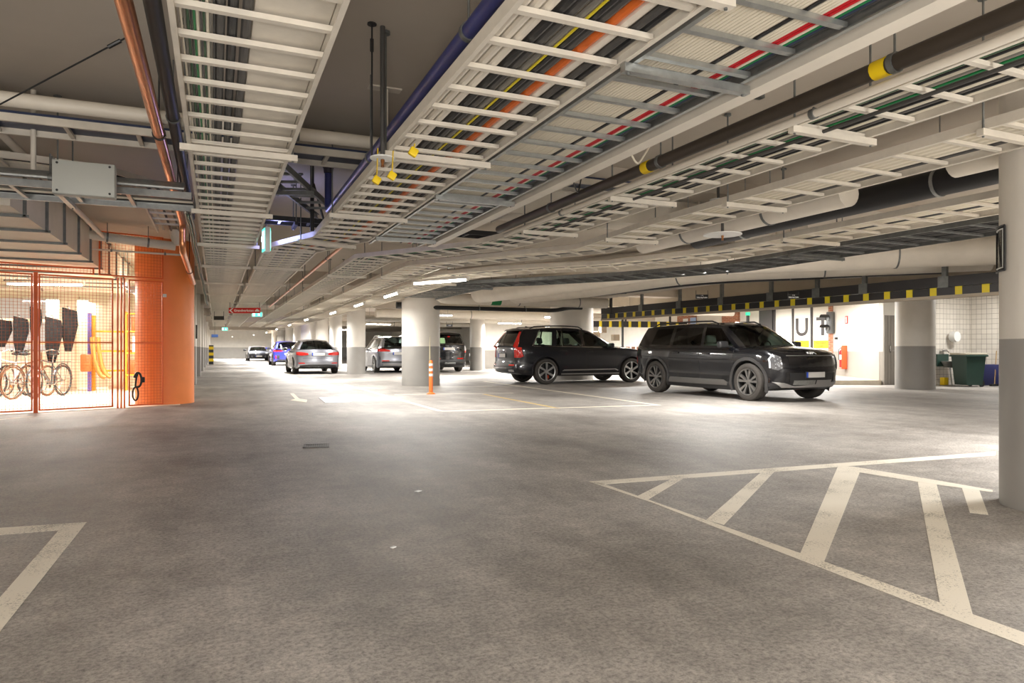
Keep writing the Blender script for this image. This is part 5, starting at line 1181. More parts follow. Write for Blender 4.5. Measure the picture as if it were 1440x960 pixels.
ladder('galvanised cable ladder under the ceiling inside the mesh cage', [(-1.58, 15.7), (-1.58, 21.5)], 2.3, .3, .3, M_GALV, M_GALV, hang=(1, 4))
# ---- right hand end: walls, gates, alcove
wall('wall_right_near', (17.95, 14.1), (20.02, 17.62), .12); wall('wall_door', (17.9, 14.06), (20.6, 14.06), .12); wall('wall_right_far', (20.2, 20.5), (20.2, 84), .2)
wall('wall_gate_head', (20.1, 17.6), (20.1, 20.6), .2, 2.62, CZ)
def tiles():
    m = bpy.data.materials.new('white_wall_tiles'); m.use_nodes = True; nt = m.node_tree; b = nt.nodes['Principled BSDF']; tc = nd(nt, 'ShaderNodeTexCoord')
    br = nd(nt, 'ShaderNodeTexBrick', Scale=1., offset=0., squash=1.); br.inputs['Color1'].default_value = (*srgb(226, 220, 210), 1); br.inputs['Color2'].default_value = (*srgb(216, 210, 200), 1); br.inputs['Mortar'].default_value = (*srgb(120, 112, 104), 1)
    br.inputs['Mortar Size'].default_value = .004; br.inputs['Brick Width'].default_value = .15; br.inputs['Row Height'].default_value = .15
    mp = nd(nt, 'ShaderNodeMapping'); ad = nd(nt, 'ShaderNodeSeparateXYZ'); cb = nd(nt, 'ShaderNodeCombineXYZ'); sm = nd(nt, 'ShaderNodeMath', operation='ADD')
    nt.links.new(tc.outputs['Object'], ad.inputs[0]); nt.links.new(ad.outputs['X'], sm.inputs[0]); nt.links.new(ad.outputs['Y'], sm.inputs[1]); nt.links.new(sm.outputs[0], cb.inputs['X']); nt.links.new(ad.outputs['Z'], cb.inputs['Y']); nt.links.new(cb.outputs[0], br.inputs['Vector'])
    nt.links.new(br.outputs['Color'], b.inputs['Base Color']); b.inputs['Roughness'].default_value = .25; return m
M_TILE = tiles()
mb = MB(); mb.box((19.9, 13.55, CZ / 2), (2.4, .1, CZ)); struct('wall_tiled_back', mb, M_TILE, smooth=0); mb = MB(); mb.box((21.06, 13.05, CZ / 2), (.06, .9, CZ)); struct('wall_tiled_side', mb, M_TILE, smooth=0)
# door
dr = thing('steel_door', 'plain grey steel door in the white wall beside the round pillar', 'door', (18.4, 13.98, 0)); dr['kind'] = 'structure'; dr.name = 'door_1'
mb = MB(); mb.box((18.28, 13.97, 1.02), (.82, .05, 2.04)); 
for k in range(1, 6): mb.box((17.87 + k * .137, 13.942, 1.02), (.006, .01, 2.0))
obj('door_leaf', mb, mat('grey_door_paint', srgb(140, 134, 126), .5), dr, True, smooth=0); mb = MB(); mb.box((18.1, 13.93, 1.05), (.05, .02, .2), bev=.005); mb.tube([(18.1, 13.92, 1.0), (18.1, 13.87, 1.0), (18.21, 13.87, 1.0)], .012, 8); obj('door_handle', mb, M_CHROME, dr, True)
# kerb island
k0 = [W(1160, 533, .14), W(1240, 533.5, .14)]
mb = MB(); mb.prism([(16.3, 14.75), (17.85, 14.02), (18.02, 14.2), (19.98, 17.6), (18.6, 17.6), (16.6, 15.2)], 0, .14); struct('kerb', mb, mat('kerb_stone', srgb(190, 180, 162), .7, noise=.1, nscale=5), 'raised pale kerb island at the foot of the white wall', 'kerb', smooth=0)
# gates U T
wn = Vector((20.1, 0, 0))
def panel(label, y0, y1, letter=None, txt=None, dark=False):
    g_ = thing('gate_panel', label, 'gate', (20.0, (y0 + y1) / 2, 0), group='panels of the folding exit gate')
    mb = MB(); mb.box((20.05, (y0 + y1) / 2, 1.3), (.05, y1 - y0 - .02, 2.56), bev=.006); obj('panel_sheet', mb, mat('white_gate_paint', srgb(236, 232, 222), .4) if not dark else mat('dark_gate', srgb(70, 68, 68), .5), g_, True)
    mb = MB(); mb.box((20.0, y1 - .028, 1.3), (.07, .055, 2.56)); obj('panel_post', mb, mat('dark_brown_post', srgb(66, 62, 62), .5), g_, True)
    yc = (y0 + y1) / 2
    if letter:
        mb = MB(); text_bm(letter, .92, .01, mb, frame_mtx((20.015, yc - (.07 if letter == 'T' else 0), 1.83), (0, -1, 0)), bold=.016); obj('painted_letter', mb, mat('letter_brown', srgb(56, 50, 48), .5), g_, True)
    if txt:
        mb = MB(); mb.box((20.018, yc, 1.22), (.012, .66, .28)); sgn = obj('yellow_sign', mb, M_YELLOW, g_, True); mb = MB()
        for i, t in enumerate(txt): text_bm(t, .1, .004, mb, frame_mtx((20.01, yc, 1.28 - .12 * i), (0, -1, 0)))
        obj('sign_text', mb, M_SIGNB, sgn, True)
    return g_
YE = [17.72, 18.6, 19.48, 20.4]
panel('white gate panel with the big letter T and a yellow sign', YE[0], YE[1], 'T', ('Automatisk', 'grind'))
panel('white gate panel with the big letter U and a yellow sign', YE[1], YE[2], 'U', ('Stanna helt', 'vid rött ljus'))
panel('plain white gate panel without letters', YE[2], YE[3])
def brick():
    m = bpy.data.materials.new('red_brick'); m.use_nodes = True; nt = m.node_tree; b = nt.nodes['Principled BSDF']; tc = nd(nt, 'ShaderNodeTexCoord')
    br = nd(nt, 'ShaderNodeTexBrick', Scale=1.); br.inputs['Color1'].default_value = (*srgb(168, 96, 62), 1); br.inputs['Color2'].default_value = (*srgb(142, 80, 54), 1); br.inputs['Mortar'].default_value = (*srgb(176, 160, 140), 1)
    br.inputs['Mortar Size'].default_value = .008; br.inputs['Brick Width'].default_value = .24; br.inputs['Row Height'].default_value = .07
    sp = nd(nt, 'ShaderNodeSeparateXYZ'); cb = nd(nt, 'ShaderNodeCombineXYZ'); sm = nd(nt, 'ShaderNodeMath', operation='ADD')
    nt.links.new(tc.outputs['Object'], sp.inputs[0]); nt.links.new(sp.outputs['X'], sm.inputs[0]); nt.links.new(sp.outputs['Y'], sm.inputs[1]); nt.links.new(sm.outputs[0], cb.inputs['X']); nt.links.new(sp.outputs['Z'], cb.inputs['Y']); nt.links.new(cb.outputs[0], br.inputs['Vector'])
    nt.links.new(br.outputs['Color'], b.inputs['Base Color']); b.inputs['Roughness'].default_value = .8; return m
M_BRICK = brick()
mb = MB(); mb.box((19.98, 17.62, 1.3), (.2, .2, 2.6)); struct('wall_brick_pier', mb, M_BRICK, smooth=0)
for (y0, y1, m, nm) in ((20.5, 21.2, mat('dark_gate', srgb(70, 68, 68), .5), 'wall_dark_panel'), (22.4, 23.4, M_BRICK, 'wall_brick_patch'), (25.2, 26.5, M_BRICK, 'wall_brick_patch')):
    mb = MB(); mb.box((20.05, (y0 + y1) / 2, 1.3), (.12, y1 - y0, 2.6)); struct(nm, mb, m, smooth=0)
for (y, z, w, h, m, lb) in ((25.85, 2.28, .35, .35, M_SIGNW, 'small white notice on the far brick patch'), (25.3, 2.28, .4, .4, M_TAGBLUE, 'pale blue notice on the far brick patch')):
    mb = MB(); mb.box((19.97, y, z), (.02, w, h)); solo('wall_sign', mb, m, lb, 'sign')
# traffic light and green lamp
tl = thing('traffic_light', 'dark two-aspect traffic light with hoods in front of the letter T', 'traffic light', (19.2, 17.5, 0))
mb = MB(); mb.box((19.74, 17.5, 1.97), (.18, .24, .76), bev=.03); obj('signal_housing', mb, mat('grey_signal', srgb(96, 98, 98), .45), tl, True)
for z in (2.14, 1.78):
    mb = MB(); Mx = Matrix.Translation((19.65, 17.56, z)) @ Matrix.Rotation(-PI / 2, 4, 'Y') @ Matrix.Rotation(-.3, 4, 'X'); mb.lathe([(.0, -.02), (.115, -.02), (.118, 0)], 20, Mx); rows = [[Mx @ Vector((.125 * math.cos(t), .125 * math.sin(t), q)) for t in [math.radians(a) for a in range(-80, 81, 10)]] for q in (0, .22)]; mb.grid(rows); obj('lamp_hood', mb, M_BLKP, tl, True)
mb = MB(); mb.bar((19.8, 17.52, 2.0), (19.98, 17.6, 2.0), .05, .05); obj('mounting_arm', mb, M_BLKP, tl, True)
gl = thing('signal_lamp', 'small black lamp column with green lit top beside the dark panel', 'lamp', (19.6, 21.4, 1.2)); mb = MB(); mb.tube([(19.6, 21.4, 0), (19.6, 21.4, 2.4)], .06, 10); obj('lamp_body', mb, M_BLKP, gl, True)
mb = MB(); mb.tube([(19.6, 21.4, 2.4), (19.6, 21.4, 2.52)], .09, 12); obj('green_lens', mb, mat('green_glow', (.02, .5, .2), .3, emit=1.5, ecol=(.03, .7, .3)), gl, True)
# extinguisher, signs, switch on the near right wall
wa, wb = Vector((17.95, 14.1, 0)), Vector((20.02, 17.62, 0)); wd_ = (wb - wa).normalized(); wn_ = Vector((-wd_.y, wd_.x, 0))
def wpt(px, z, off=.08):
    c = (px - 720) / F; d = Vector((SA + c * CA, CA - c * SA, 0)); n = Vector((wd_.y, -wd_.x, 0)); t = wa.dot(n) / d.dot(n); q = d * t + wn_ * off; return Vector((q.x, q.y, z))
WR = Matrix((wd_, wn_, Vector((0, 0, 1)))).transposed()
q = wpt(1192, .78, .1); fe = thing('fire_extinguisher', 'red fire extinguisher in an orange red wall tray', 'fire extinguisher', q)
mb = MB(); mb.box(q + Vector((0, 0, 0)) - wn_ * .02, (.3, .02, .78), WR); mb.box(q + wd_ * -.14 + wn_ * .06, (.02, .16, .78), WR); mb.box(q + Vector((0, 0, -.38)) + wn_ * .06, (.3, .16, .02), WR); obj('wall_tray', mb, mat('orange_red_tray', srgb(236, 84, 44), .4), fe, True)
mb = MB(); mb.lathe([(.0, -.34), (.075, -.34), (.08, -.32), (.08, .16), (.06, .22), (.025, .25), (.025, .29)], 24, Matrix.Translation(q + wn_ * .08 + wd_ * .01), True); cy_ = obj('cylinder_body', mb, M_RED, fe, True)
mb = MB(); mb.lathe([(.0815, -.08), (.0815, .08)], 24, Matrix.Translation(q + wn_ * .08 + wd_ * .01)); obj('label_band', mb, M_SIGNW, cy_, True)
mb = MB(); p0 = q + wn_ * .08; mb.bar(p0 + Vector((0, 0, .31)) - wd_ * .06, p0 + Vector((0, 0, .33)) + wd_ * .08, .03, .03); mb.tube(bend([p0 + Vector((0, 0, .3)), p0 + wn_ * .1 + Vector((0, 0, .28)), p0 + wn_ * .1 + Vector((0, 0, -.1))], .06), .012, 8); obj('valve_hose', mb, M_BLKP, fe, True)
q = wpt(1193.5, 2.02, .07); s_ = thing('fire_sign', 'red and white fire extinguisher sign on the white wall', 'sign', q); mb = MB(); mb.box(q, (.22, .012, .26), WR); obj('sign_board', mb, M_RED, s_, True); mb = MB(); mb.box(q + wn_ * .008, (.1, .006, .2), WR); mb.bar(q + wn_ * .008 + Vector((0, 0, .08)) - wd_ * .05, q + wn_ * .008 + Vector((0, 0, .06)) + wd_ * .08, .01, .02); obj('pictogram', mb, M_SIGNW, s_, True)
q = wpt(1180, 1.42, .1); mb = MB(); mb.box(q, (.09, .09, .07), WR, bev=.01); solo('wall_switch', mb, M_BLKP, 'small black switch on the white wall above the extinguisher', 'switch')
# alcove fittings
M_BINB = mat('dark_green_bin', srgb(38, 66, 58), .4); bx, by = 19.42, 12.52; bn = thing('wheeled_bin', 'dark green wheeled bin with pale lid in the tiled alcove', 'bin', (bx, by, 0), -.35); bn.scale = (.73, .73, .97)
mb = MB(); lo, hi = (.31, .33), (.39, .42); vs = [[(-lo[0], -lo[1], .05), (lo[0], -lo[1], .05), (lo[0], lo[1], .05), (-lo[0], lo[1], .05)], [(-hi[0], -hi[1], .9), (hi[0], -hi[1], .9), (hi[0], hi[1], .9), (-hi[0], hi[1], .9)]]
a = [mb.bm.verts.new(v) for v in vs[0]]; b_ = [mb.bm.verts.new(v) for v in vs[1]]; mb.face(a[::-1]); mb.face(b_)
for k in range(4): mb.face((a[k], a[(k + 1) % 4], b_[(k + 1) % 4], b_[k]))
mb.box((0, 0, .89), (.9, .94, .05), bev=.015); obj('bin_body', mb, M_BINB, bn, smooth=0); mb = MB(); mb.box((0, 0, .945), (.86, .9, .06), bev=.02); obj('bin_lid', mb, mat('pale_lid', srgb(198, 190, 172), .5), bn)
for sy in (-1, 1): mb = MB(); mb.lathe([(.1, -.03), (.1, .03)], 20, Matrix.Translation((.3, sy * .3, .1)) @ Matrix.Rotation(PI / 2, 4, 'X'), True); obj('wheel', mb, M_BLACK, bn)
mb = MB(); mb.box((20.65, 12.5, .31), (.5, .6, .6), bev=.02); solo('blue_crate', mb, mat('dark_blue_board', srgb(48, 52, 100), .5), 'dark blue box standing behind the green wheeled bin', 'crate')
x, y = 20.05, 13.36; ds = thing('wall_mounted_dispenser', 'white rounded paper dispenser on the alcove tiles', 'dispenser', (x, y, 1.25)); mb = MB(); mb.lathe([(.0, -.07), (.13, -.07), (.15, -.03), (.15, .12), (.0, .12)], 28, Matrix.Translation((x, y, 1.42)) @ Matrix.Rotation(PI / 2, 4, 'X')); obj('dispenser_case', mb, M_SIGNW, ds, True); mb = MB(); mb.box((x + .06, y - .05, 1.29), (.08, .04, .05)); obj('paper_slot', mb, M_BLKP, ds, True)
sk = thing('steel_sink', 'steel wash sink on legs with wall tap beside the bin', 'sink', (19.75, 13.25, 0)); mb = MB(); mb.lathe([(.02, .5), (.2, .52), (.3, .68), (.31, .7), (.29, .7), (.19, .54), (.02, .52)], 24, Matrix.Translation((19.72, 13.2, 0)) @ Matrix.Diagonal((1, .8, 1, 1))); obj('basin', mb, M_GALVD, sk, True)
for dx in (-.2, .2): mb = MB(); mb.tube([(19.72 + dx, 13.05, .0), (19.72 + dx * .8, 13.15, .6)], .02, 8); obj('leg', mb, M_GALV, sk, True)
mb = MB(); mb.tube([(19.72, 13.48, 1.0), (19.72, 13.32, 1.0), (19.72, 13.28, .95)], .018, 8); mb.box((19.72, 13.42, 1.02), (.2, .06, .05), bev=.01); obj('tap', mb, M_CHROME, sk, True)
mb = MB(); mb.box((19.72, 13.47, .72), (.5, .04, .36)); obj('splash_board', mb, M_BINB, sk, True)
x, y = 20.3, 12.35; br_ = thing('floor_brush', 'long handled brush leaning behind the green bin', 'brush', (x, y, 0)); mb = MB(); mb.tube([(x, y, .05), (x + .25, y + .1, 1.0)], .013, 8); obj('brush_handle', mb, mat('brush_wood', srgb(170, 140, 96), .5), br_, True); mb = MB(); mb.box((x - .03, y, .03), (.3, .08, .06), bev=.01); obj('brush_head', mb, M_BLKP, br_, True)
mb = MB(); mb.box((19.4, 13.2, .12), (.2, .14, .22), bev=.02); solo('yellow_can', mb, M_YELLOW, 'small yellow canister under the steel sink', 'canister')
mb = MB(); rows = []
for k in range(9): x_, y_ = 17.52 + k * .012, 12.62 + (.02 if k % 2 else -.02); rows.append([(x_, y_, z) for z in (.02, 1.2, 2.45)])
mb.grid(rows); mbs = mb
bmesh.ops.solidify(mb.bm, geom=mb.bm.faces[:], thickness=.01)
solo('strip_curtain', mb, mat('grey_pvc', srgb(120, 116, 112), .35), 'grey plastic curtain gathered against the round pillar at the alcove', 'curtain')
# ---- height clearance bars
M_BARB = mat('black_bar_paint', srgb(38, 36, 37), .45); M_BARY = mat('bar_yellow', srgb(236, 214, 40), .5)
p1, p2 = Vector((12.25, 20.4, 0)), Vector((13.02, 6.8, 0))
hb = thing('height_bar', 'long black and yellow striped height limit bar beside the exit lane', 'height bar', (p1.x, p1.y, 2.06)); d = (p2 - p1); Lb = d.length; d.normalize(); nb = Vector((d.y, -d.x, 0))
def bp(s, z, o=0.): q = p1 + d * s + nb * o; return Vector((q.x, q.y, z - .11 if z < 3 else z))
mb = MB(); mb.bar(bp(0, 2.275), bp(Lb, 2.275), .1, .15); obj('bumper_beam', mb, M_BARB, hb, True, smooth=0)
mb = MB(); mb.bar(bp(0, 2.17), bp(Lb, 2.17), .13, .06); obj('lower_lip', mb, M_CONC, hb, True, smooth=0)
mb = MB(); mb.bar(bp(0, 2.46), bp(Lb, 2.46), .12, .2); obj('upper_beam', mb, M_BARB, hb, True, smooth=0)
k = .35; i = 0
while k < Lb - 1.2 and i < 40:
    mb = MB(); mb.bar(bp(k, 2.278), bp(k + .13, 2.278), .108, .158); obj('yellow_stripe', mb, M_BARY, hb, True, smooth=0); k += .48; i += 1
for s in (.5, 2.2, 4.0, 5.7, 7.4, 8.75, 9.95, 11.65, 13.2):
    mb = MB(); mb.bar(bp(s, 2.4), bp(s, CZ), .09, .07, nb); mb.bar(bp(s - .1, 2.46), bp(s + .1, 2.46), .135, .22); obj('hanger_bracket', mb, M_GALVD if s > 2 else M_BARB, hb, True, smooth=0)
q1, q2 = Vector((13.6, 26.0, 0)), Vector((19.6, 25.3, 0)); d2 = (q2 - q1).normalized()
hb2 = thing('height_bar', 'shorter crosswise black and yellow height bar behind the grey SUV bonnet', 'height bar', (q1.x, q1.y, 2.0)); mb = MB(); mb.bar(q1 + Vector((0, 0, 2.14)), q2 + Vector((0, 0, 2.14)), .1, .26); obj('bumper_beam', mb, M_BARB, hb2, True, smooth=0)
for k in range(12): a = q1 + d2 * (.3 + k * .47) + Vector((0, 0, 2.14)); mb = MB(); mb.bar(a, a + d2 * .13, .108, .265); obj('yellow_stripe', mb, M_BARY, hb2, True, smooth=0)
for s in (.8, 3.0, 5.2): a = q1 + d2 * s; mb = MB(); mb.bar(a + Vector((0, 0, 2.2)), a + Vector((0, 0, CZ)), .07, .07, d2); obj('hanger_post', mb, M_BARB, hb2, True, smooth=0)
# partition with barriers in the far right
wall('wall_far_lane', (12.6, 34.5), (20.1, 34.0), .15, 0, CZ)
for k in range(5):
    x, y = PD(868 + 7.5 * k, 31); mb = MB(); mb.box((x, y, .575), (.17, .06, 1.15)); solo('brick_infill', mb, M_BRICK, 'brick red barrier slab behind the grey SUV bonnet', 'barrier', 'barrier slabs behind the grey SUV')
for (px, z, w, h, lb) in ((848, 1.75, .5, .3, 'lowest'), (860, 2.0, .3, .35, 'second'), (878, 1.6, .35, .3, 'third')):
    x, y = PD(px, 32.5); mb = MB(); mb.box((x, y + .8, z), (w, .25, h), bev=.02); solo('wall_mounted_unit', mb, M_CONC, {'lowest': 'grey equipment box nearest the very thick pillar on the far lane wall', 'second': 'higher grey equipment box on the far lane wall', 'third': 'grey equipment box farthest along the far lane wall'}[lb], 'equipment box')
x, y = PD(875.5, 30); pipe('wall_pipe', 'dark vertical pipe in front of the far lane wall', [(x, y, .9), (x, y, CZ)], .05, M_BLKP)
# ---- signs
def hang_sign(name, label, px, py, d, w, h, col, lines, tcol, rot=None, cat='sign', emit=None, rod=.12):
    x, y = PD(px, d); z = ZD(py, d); r_ = -YAW if rot is None else rot
    s = thing(name, label, cat, (x, y, z), r_); mb = MB(); mb.box((0, 0, 0), (w, .03, h), bev=.004); obj('sign_board', mb, col, s)
    mb = MB()
    for (t, sz, dx, dz, bd) in lines: text_bm(t, sz, .006, mb, frame_mtx((dx, -.018, dz), (1, 0, 0)), bold=bd)
    if lines: obj('sign_text', mb, tcol, s)
    else: mb.bm.free()
    for dx in (-w * .47, w * .47): mb = MB(); mb.tube([(dx, 0, h / 2), (dx, 0, min(h / 2 + rod, CZ - z))], .006, 6); obj('hanger_wire', mb, M_BLKP, s)
    return s
hang_sign('bay_sign', 'small black hanging sign with two white lines, the one above the grey SUV rear', 735.5, 394, 17.6, .38, .125, M_SIGNB, [('V 40', .035, 0, .03, 0), ('Uthyrning P-plats', .045, 0, -.025, .001)], M_SIGNW)
hang_sign('bay_sign', 'small black hanging sign with white lines, the one above the very thick pillar edge', 871, 410, 19.5, .4, .125, M_SIGNB, [('V 38', .035, 0, .03, 0), ('Uthyrning P-plats', .045, 0, -.025, .001)], M_SIGNW)
hang_sign('bay_sign', 'small black sign with white lines on the upper height bar beside the gate letters', 987, 417, 16.3, .3, .1, M_SIGNB, [('V 36', .03, 0, .025, 0), ('Uthyrning P-plats', .036, 0, -.02, .001)], M_SIGNW, rod=.1)
hang_sign('bay_sign', 'small black sign with white lines above the letter U gate panel', 1115.5, 416.5, 14.6, .24, .09, M_SIGNB, [('V 34', .028, 0, .022, 0), ('Uthyrning P-plats', .03, 0, -.02, .001)], M_SIGNW, rod=.05)
hang_sign('bay_sign', 'tiny black hanging sign over the dark four-wheel drive', 632, 457.5, 28, .26, .09, M_SIGNB, [('V 60', .05, 0, 0, 0)], M_SIGNW)
rs = hang_sign('direction_sign', 'long red hanging sign with a white arrow and a car symbol', 344, 436.5, 15.6, .72, .125, M_RED, [('Grandverkstan', .075, -.01, -.002, .0015)], M_SIGNW)
mb = MB(); 
for q in ([(-.345, 0), (-.275, .055), (-.25, .055), (-.305, 0)], [(-.345, 0), (-.305, 0), (-.25, -.055), (-.275, -.055)]): mb.prism(q, .016, .02, Matrix.Rotation(PI / 2, 4, 'X'))
obj('arrow_symbol', mb, M_SIGNW, rs); mb = MB(); mb.prism([(.24, -.025), (.345, -.025), (.345, .0), (.325, .008), (.31, .032), (.275, .032), (.26, .008), (.24, .002)], .016, .02, Matrix.Rotation(PI / 2, 4, 'X')); obj('car_symbol', mb, M_SIGNW, rs)
M_EXG = mat('lit_green_panel', (.05, .75, .5), .4, emit=1.6, ecol=(.12, .95, .68)); M_EXW = mat('lit_white_symbol', (.9, .95, 1), .4, emit=2.2, ecol=(.85, .93, 1.))
def exit_sign(label, px, py, d, w, h, rot=None):
    x, y = PD(px, d); z = ZD(py, d); s = thing('exit_sign', label, 'exit sign', (x, y, z), -YAW if rot is None else rot, 'lit green exit signs'); mb = MB(); mb.box((0, 0, 0), (w, .06, h), bev=.006); obj('sign_box', mb, M_SIGNW, s); mb = MB(); mb.box((0, -.032, 0), (w * .96, .006, h * .9)); mb.box((0, .032, 0), (w * .96, .006, h * .9)); obj('lit_panel', mb, M_EXG, s)
    mb = MB(); 
    for sd in (-1, 1):
        mb.box((-w * .3, .037 * sd, 0), (w * .22, .004, h * .7)); mb.lathe([(.0, -.003), (h * .1, -.003)], 12, Matrix.Translation((w * .2, .037 * sd, h * .28)) @ Matrix.Rotation(PI / 2, 4, 'X'))
        for a, b in (((.16, .15), (.2, -.05)), ((.2, -.05), (.3, -.3)), ((.2, -.05), (.1, -.32)), ((.17, .12), (.3, .02)), ((.17, .12), (.08, .0))): mb.bar((a[0] * w, .037 * sd, a[1] * h), (b[0] * w, .037 * sd, b[1] * h), .004, h * .1)
    obj('running_figure', mb, M_EXW, s); mb = MB(); mb.tube([(0, 0, h / 2), (0, 0, min(.2, CZ - z))], .008, 6); obj('hanger_rod', mb, M_GALVD, s); return s
exit_sign('lit green exit sign hanging just past the red sign', 362, 442, 19, .28, .13)
exit_sign('small lit green exit sign far down the lane', 316.5, 462.5, 26, .22, .12)
exit_sign('lit exit sign seen edge-on, glowing blue-white beside the driving lane ladder', 374.5, 338, 8.2, .2, .3, PI / 2 + .1)
s_ = thing('blue_sign', 'small blue sign at the far end of the lane wall', 'sign', (*PD(302, 34), ZD(472, 34)), 0); mb = MB(); mb.box((0, 0, 0), (.3, .04, .14)); obj('sign_board', mb, mat('blue_board', srgb(90, 130, 210), .4), s_); mb = MB(); mb.tube([(0, 0, .07), (0, 0, CZ - ZD(472, 34))], .008, 6); obj('hanger_rod', mb, M_GALVD, s_)
hang_sign('lane_sign', 'pair of dark boards hanging left of the red sign', 308, 447, 17.5, .26, .1, M_SIGNB, [], M_SIGNW)
# framed sign on the near pillar
ang = math.atan2(-2.72, -5.19); pc = Vector((5.19, 2.72, 0)); fs = thing('framed_sign', 'black glass-like sign with a white frame on the near pillar', 'sign', (5.19, 2.72, 1.5))
def pcs(a, z, r): return Vector((5.19 + r * math.cos(a), 2.72 + r * math.sin(a), z))
zb_, zt_ = ZD(385, 4.85), ZD(325, 4.85); a0, a1 = ang - 1.62, ang - 1.02
mb = MB(); mb.grid([[pcs(a0 + (a1 - a0) * k / 10, z, .356) for k in range(11)] for z in (zb_, zt_)]); bmesh.ops.solidify(mb.bm, geom=mb.bm.faces[:], thickness=-.006); obj('sign_board', mb, M_GLOSSB, fs, True)
mb = MB()
for z in (zb_, zt_): mb.tube([pcs(a0 + (a1 - a0) * k / 10, z, .362) for k in range(11)], .007, 6)
for a in (a0, a1): mb.tube([pcs(a, zb_, .362), pcs(a, zt_, .362)], .007, 6)
obj('sign_frame', mb, M_BLKP, fs, True); mb = MB()
for z in (zb_ + .02, zt_ - .02): mb.tube([pcs(a0 + .05 + (a1 - a0 - .1) * k / 10, z, .360) for k in range(11)], .005, 6)
mb.tube([pcs(a1 - .06, zb_ + .02, .36), pcs(a1 - .06, zt_ - .02, .36)], .005, 6); obj('inner_border', mb, M_SIGNW, fs, True)
mb = MB(); x, y = -.52, 21.8; mb.box((x, y, 1.55), (.04, .2, .4)); solo('notice_sign', mb, M_SIGNB, 'small dark notice on the first corridor pilaster', 'sign')
mb = MB(); p_ = PD(297, 46)
for k in range(3): mb.box((p_[0], p_[1], .3 + k * .4), (.3, .3, .2))
cb_ = thing('corner_guard', 'black and yellow striped corner guard far down the corridor wall', 'corner guard', (p_[0], p_[1], 0)); obj('yellow_band', mb, M_YELLOW, cb_, True); mb = MB(); mb.box((p_[0], p_[1], .65), (.28, .28, 1.3)); obj('guard_core', mb, M_BLKP, cb_, True)
# ------------------------------------------------------------------ lamps
TUBE_E = 40.0
M_TUBE = mat('lit_tube', (1, .97, .92), .4, emit=TUBE_E, ecol=(1, .95, .86))
M_FIX = mat('fixture_white', srgb(236, 232, 224), .4)
NL = [0]
def lamp(label, x, y, z, rz, L=1.25, power=60, group='fluorescent lamps in the garage', size=None, col=(1, .975, .935), down=True, name='fluorescent_lamp', rod=None):
    s = thing(name, label, 'lamp', (x, y, z), rz, group); mb = MB(); mb.box((0, 0, .045), (L, .09, .05), bev=.01); obj('lamp_housing', mb, M_FIX, s)
    mb = MB(); mb.tube([(-L / 2 + .03, 0, 0), (L / 2 - .03, 0, 0)], .018, 10); obj('glowing_tube', mb, M_TUBE, s)
    for dx in (-L / 2 + .02, L / 2 - .02): mb = MB(); mb.box((dx, 0, .008), (.03, .05, .055), bev=.006); obj('end_cap', mb, M_FIX, s)
    mb = MB()
    for dx in (-L * .35, L * .35): mb.tube([(dx, 0, .07), (dx, 0, (rod or CZ) - z)], .005, 6)
    obj('hanger_rod', mb, M_GALVD, s)
    la = bpy.data.lights.new('tube_light', 'AREA'); la.shape = 'RECTANGLE'; la.size = L; la.size_y = .08; la.energy = power; la.color = col
    lo = bpy.data.objects.new('tube_light', la); COL.objects.link(lo); lo.location = (x, y, z - .025); lo.rotation_euler = (0, 0, rz); la.spread = PI
    return s
LAMPS = [
 # x, y, z, rot, length, power, label
 (3.62, 11.55, 2.24, 2.1, 1.3, 48, 'bright lamp at the bend of the ladders in front of the thick pillar'),
 (3.55, 14.9, 2.24, PI / 2, 1.3, 60, 'second bright lamp along the ladder past the bend'),
 (3.55, 18.6, 2.24, PI / 2, 1.3, 62, 'third lamp along the ladder past the bend'),
 (3.55, 23.0, 2.24, PI / 2, 1.3, 78, 'fourth lamp along the ladder toward the silver saloon'),
 (3.4, 29, 2.24, PI / 2, 1.3, 105, 'lamp above the silver saloon'), (3.4, 36, 2.24, PI / 2, 1.3, 260, 'lamp just past the silver saloon'), (3.4, 44, 2.24, PI / 2, 1.3, 300, 'lamp above the blue crossover'),
 (3.4, 53, 2.24, PI / 2, 1.3, 320, 'lamp past the blue crossover'), (3.0, 63, 2.24, PI / 2, 1.3, 350, 'lamp near the grey sports car'), (1.5, 74, 2.24, PI / 2, 1.3, 1500, 'lamp before the far end wall'),
 (8.35, 9.9, 2.55, PI / 2, 1.3, 120, 'lamp tucked above the outermost ladder before the black SUV'),
 (12.5, 24.2, 2.3, 0, 1.3, 210, 'lamp over the bays behind the very thick pillar'), (13.3, 31, 2.3, 0, 1.3, 220, 'lamp farther back in the bays behind the grey SUV'), (7.5, 24.4, 2.3, 0, 1.3, 180, 'lamp over the dark four-wheel drive row'), (7.6, 34.7, 2.3, 0, 1.3, 220, 'lamp in the bays behind the slim pillars'),
 (14.3, 37, 2.3, 0, 1.3, 240, 'lamp in the far bays over the distant hatchback'), (8, 46, 2.3, 0, 1.3, 300, 'lamp far behind the parked row'),
 (14.4, 21.2, 2.55, 0, 1.5, 240, 'bright lamp between the two height bars'), (16.4, 29.2, 2.5, 0, 1.3, 280, 'lamp behind the crosswise height bar'),
 (16.9, 15.6, 2.55, PI / 2, 1.3, 170, 'lamp lighting the white wall with the extinguisher'), (17.8, 19.6, 2.55, PI / 2, 1.3, 190, 'lamp in front of the lettered gate'),
 (19.6, 11.6, 2.75, 0, 1.0, 45, 'added lamp under the slab brightening the tiled alcove'),  # added to brighten the alcove, not a known fixture
]
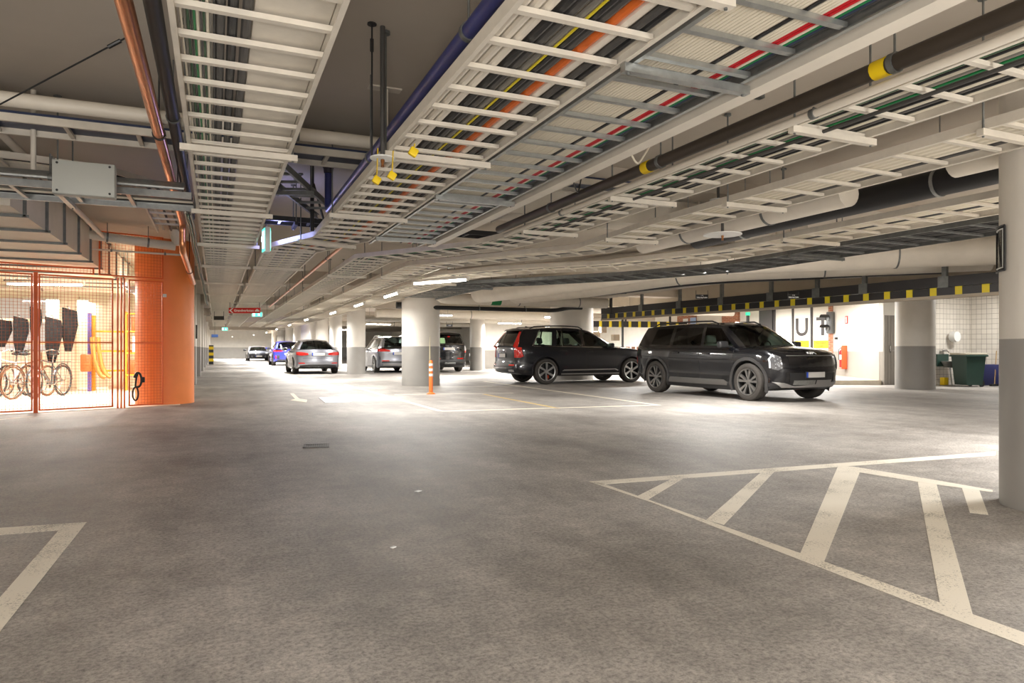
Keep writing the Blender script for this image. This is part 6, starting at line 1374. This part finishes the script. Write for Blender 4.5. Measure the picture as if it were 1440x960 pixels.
for i, (x, y, z, rz, L, p, lb) in enumerate(LAMPS): lamp(lb, x, y, z, rz, L, p * KL, rod=2.335 if z == 2.24 else None)
# unseen lamps added behind and beside the camera to light the foreground
for (x, y, p, lb) in ((-3.0, -3.5, 120, 'added unseen lamp behind the viewpoint over the left side'), (3.2, -4.5, 120, 'added unseen lamp behind the viewpoint over the lane'), (9.5, -3.0, 140, 'added unseen lamp behind the viewpoint toward the far bays'), (8.6, 2.8, 110, 'added unseen lamp beyond the near pillar')):
    lamp(lb, x, y, 2.3, PI / 2, 1.3, p * KL * KN)
# bicycle room
for (x, y, z, rz, p, lb) in ((*PD(64, 14.3), 2.405, -.25, 260, 'long bright lamp above the bicycles behind the mesh'), (*PD(80, 18.5), 2.36, 0, 160, 'lamp deeper in the bicycle room'), (-1.4, 17.5, 2.6, PI / 2, 220, 'lamp over the orange shelving inside the cage'), (-6.5, 17, 2.5, 0, 200, 'lamp at the closed end of the bicycle room')):
    lamp(lb, x, y, z, rz, 1.5, p * KL * KB, 'lamps in the bicycle room', col=(1, .955, .88), rod=2.49 if 'above the bicycles' in lb or 'deeper' in lb else None)
la = bpy.data.lights.new('exit_glow', 'POINT'); la.energy = 14; la.color = (.4, .42, 1.); la.shadow_soft_size = .1; lo = bpy.data.objects.new('exit_glow', la); COL.objects.link(lo); lo.location = (.72, 9.0, 2.5)
bpy.context.view_layer.update()

def fill_light(x, y, z, aim, size, e, col=(1, .965, .92)):  # added soft fill for the near ceiling, standing in for a camera flash
    la = bpy.data.lights.new('ceiling_fill', 'AREA'); la.shape = 'DISK'; la.size = size; la.energy = e; la.color = col; lo = bpy.data.objects.new('ceiling_fill', la); COL.objects.link(lo); lo.location = (x, y, z)
    lo.rotation_euler = (Vector(aim) - Vector((x, y, z))).to_track_quat('-Z', 'Y').to_euler()
fill_light(-.6, -1.6, .5, (.6, 3.5, 3.1), 1.2, 150 * KF); fill_light(3.6, -1.2, .5, (4.6, 3.5, 3.1), 1.2, 130 * KF); fill_light(-3.6, -1.0, .5, (-3.0, 6, 3.0), 1.2, 130 * KF)
bpy.context.view_layer.update()
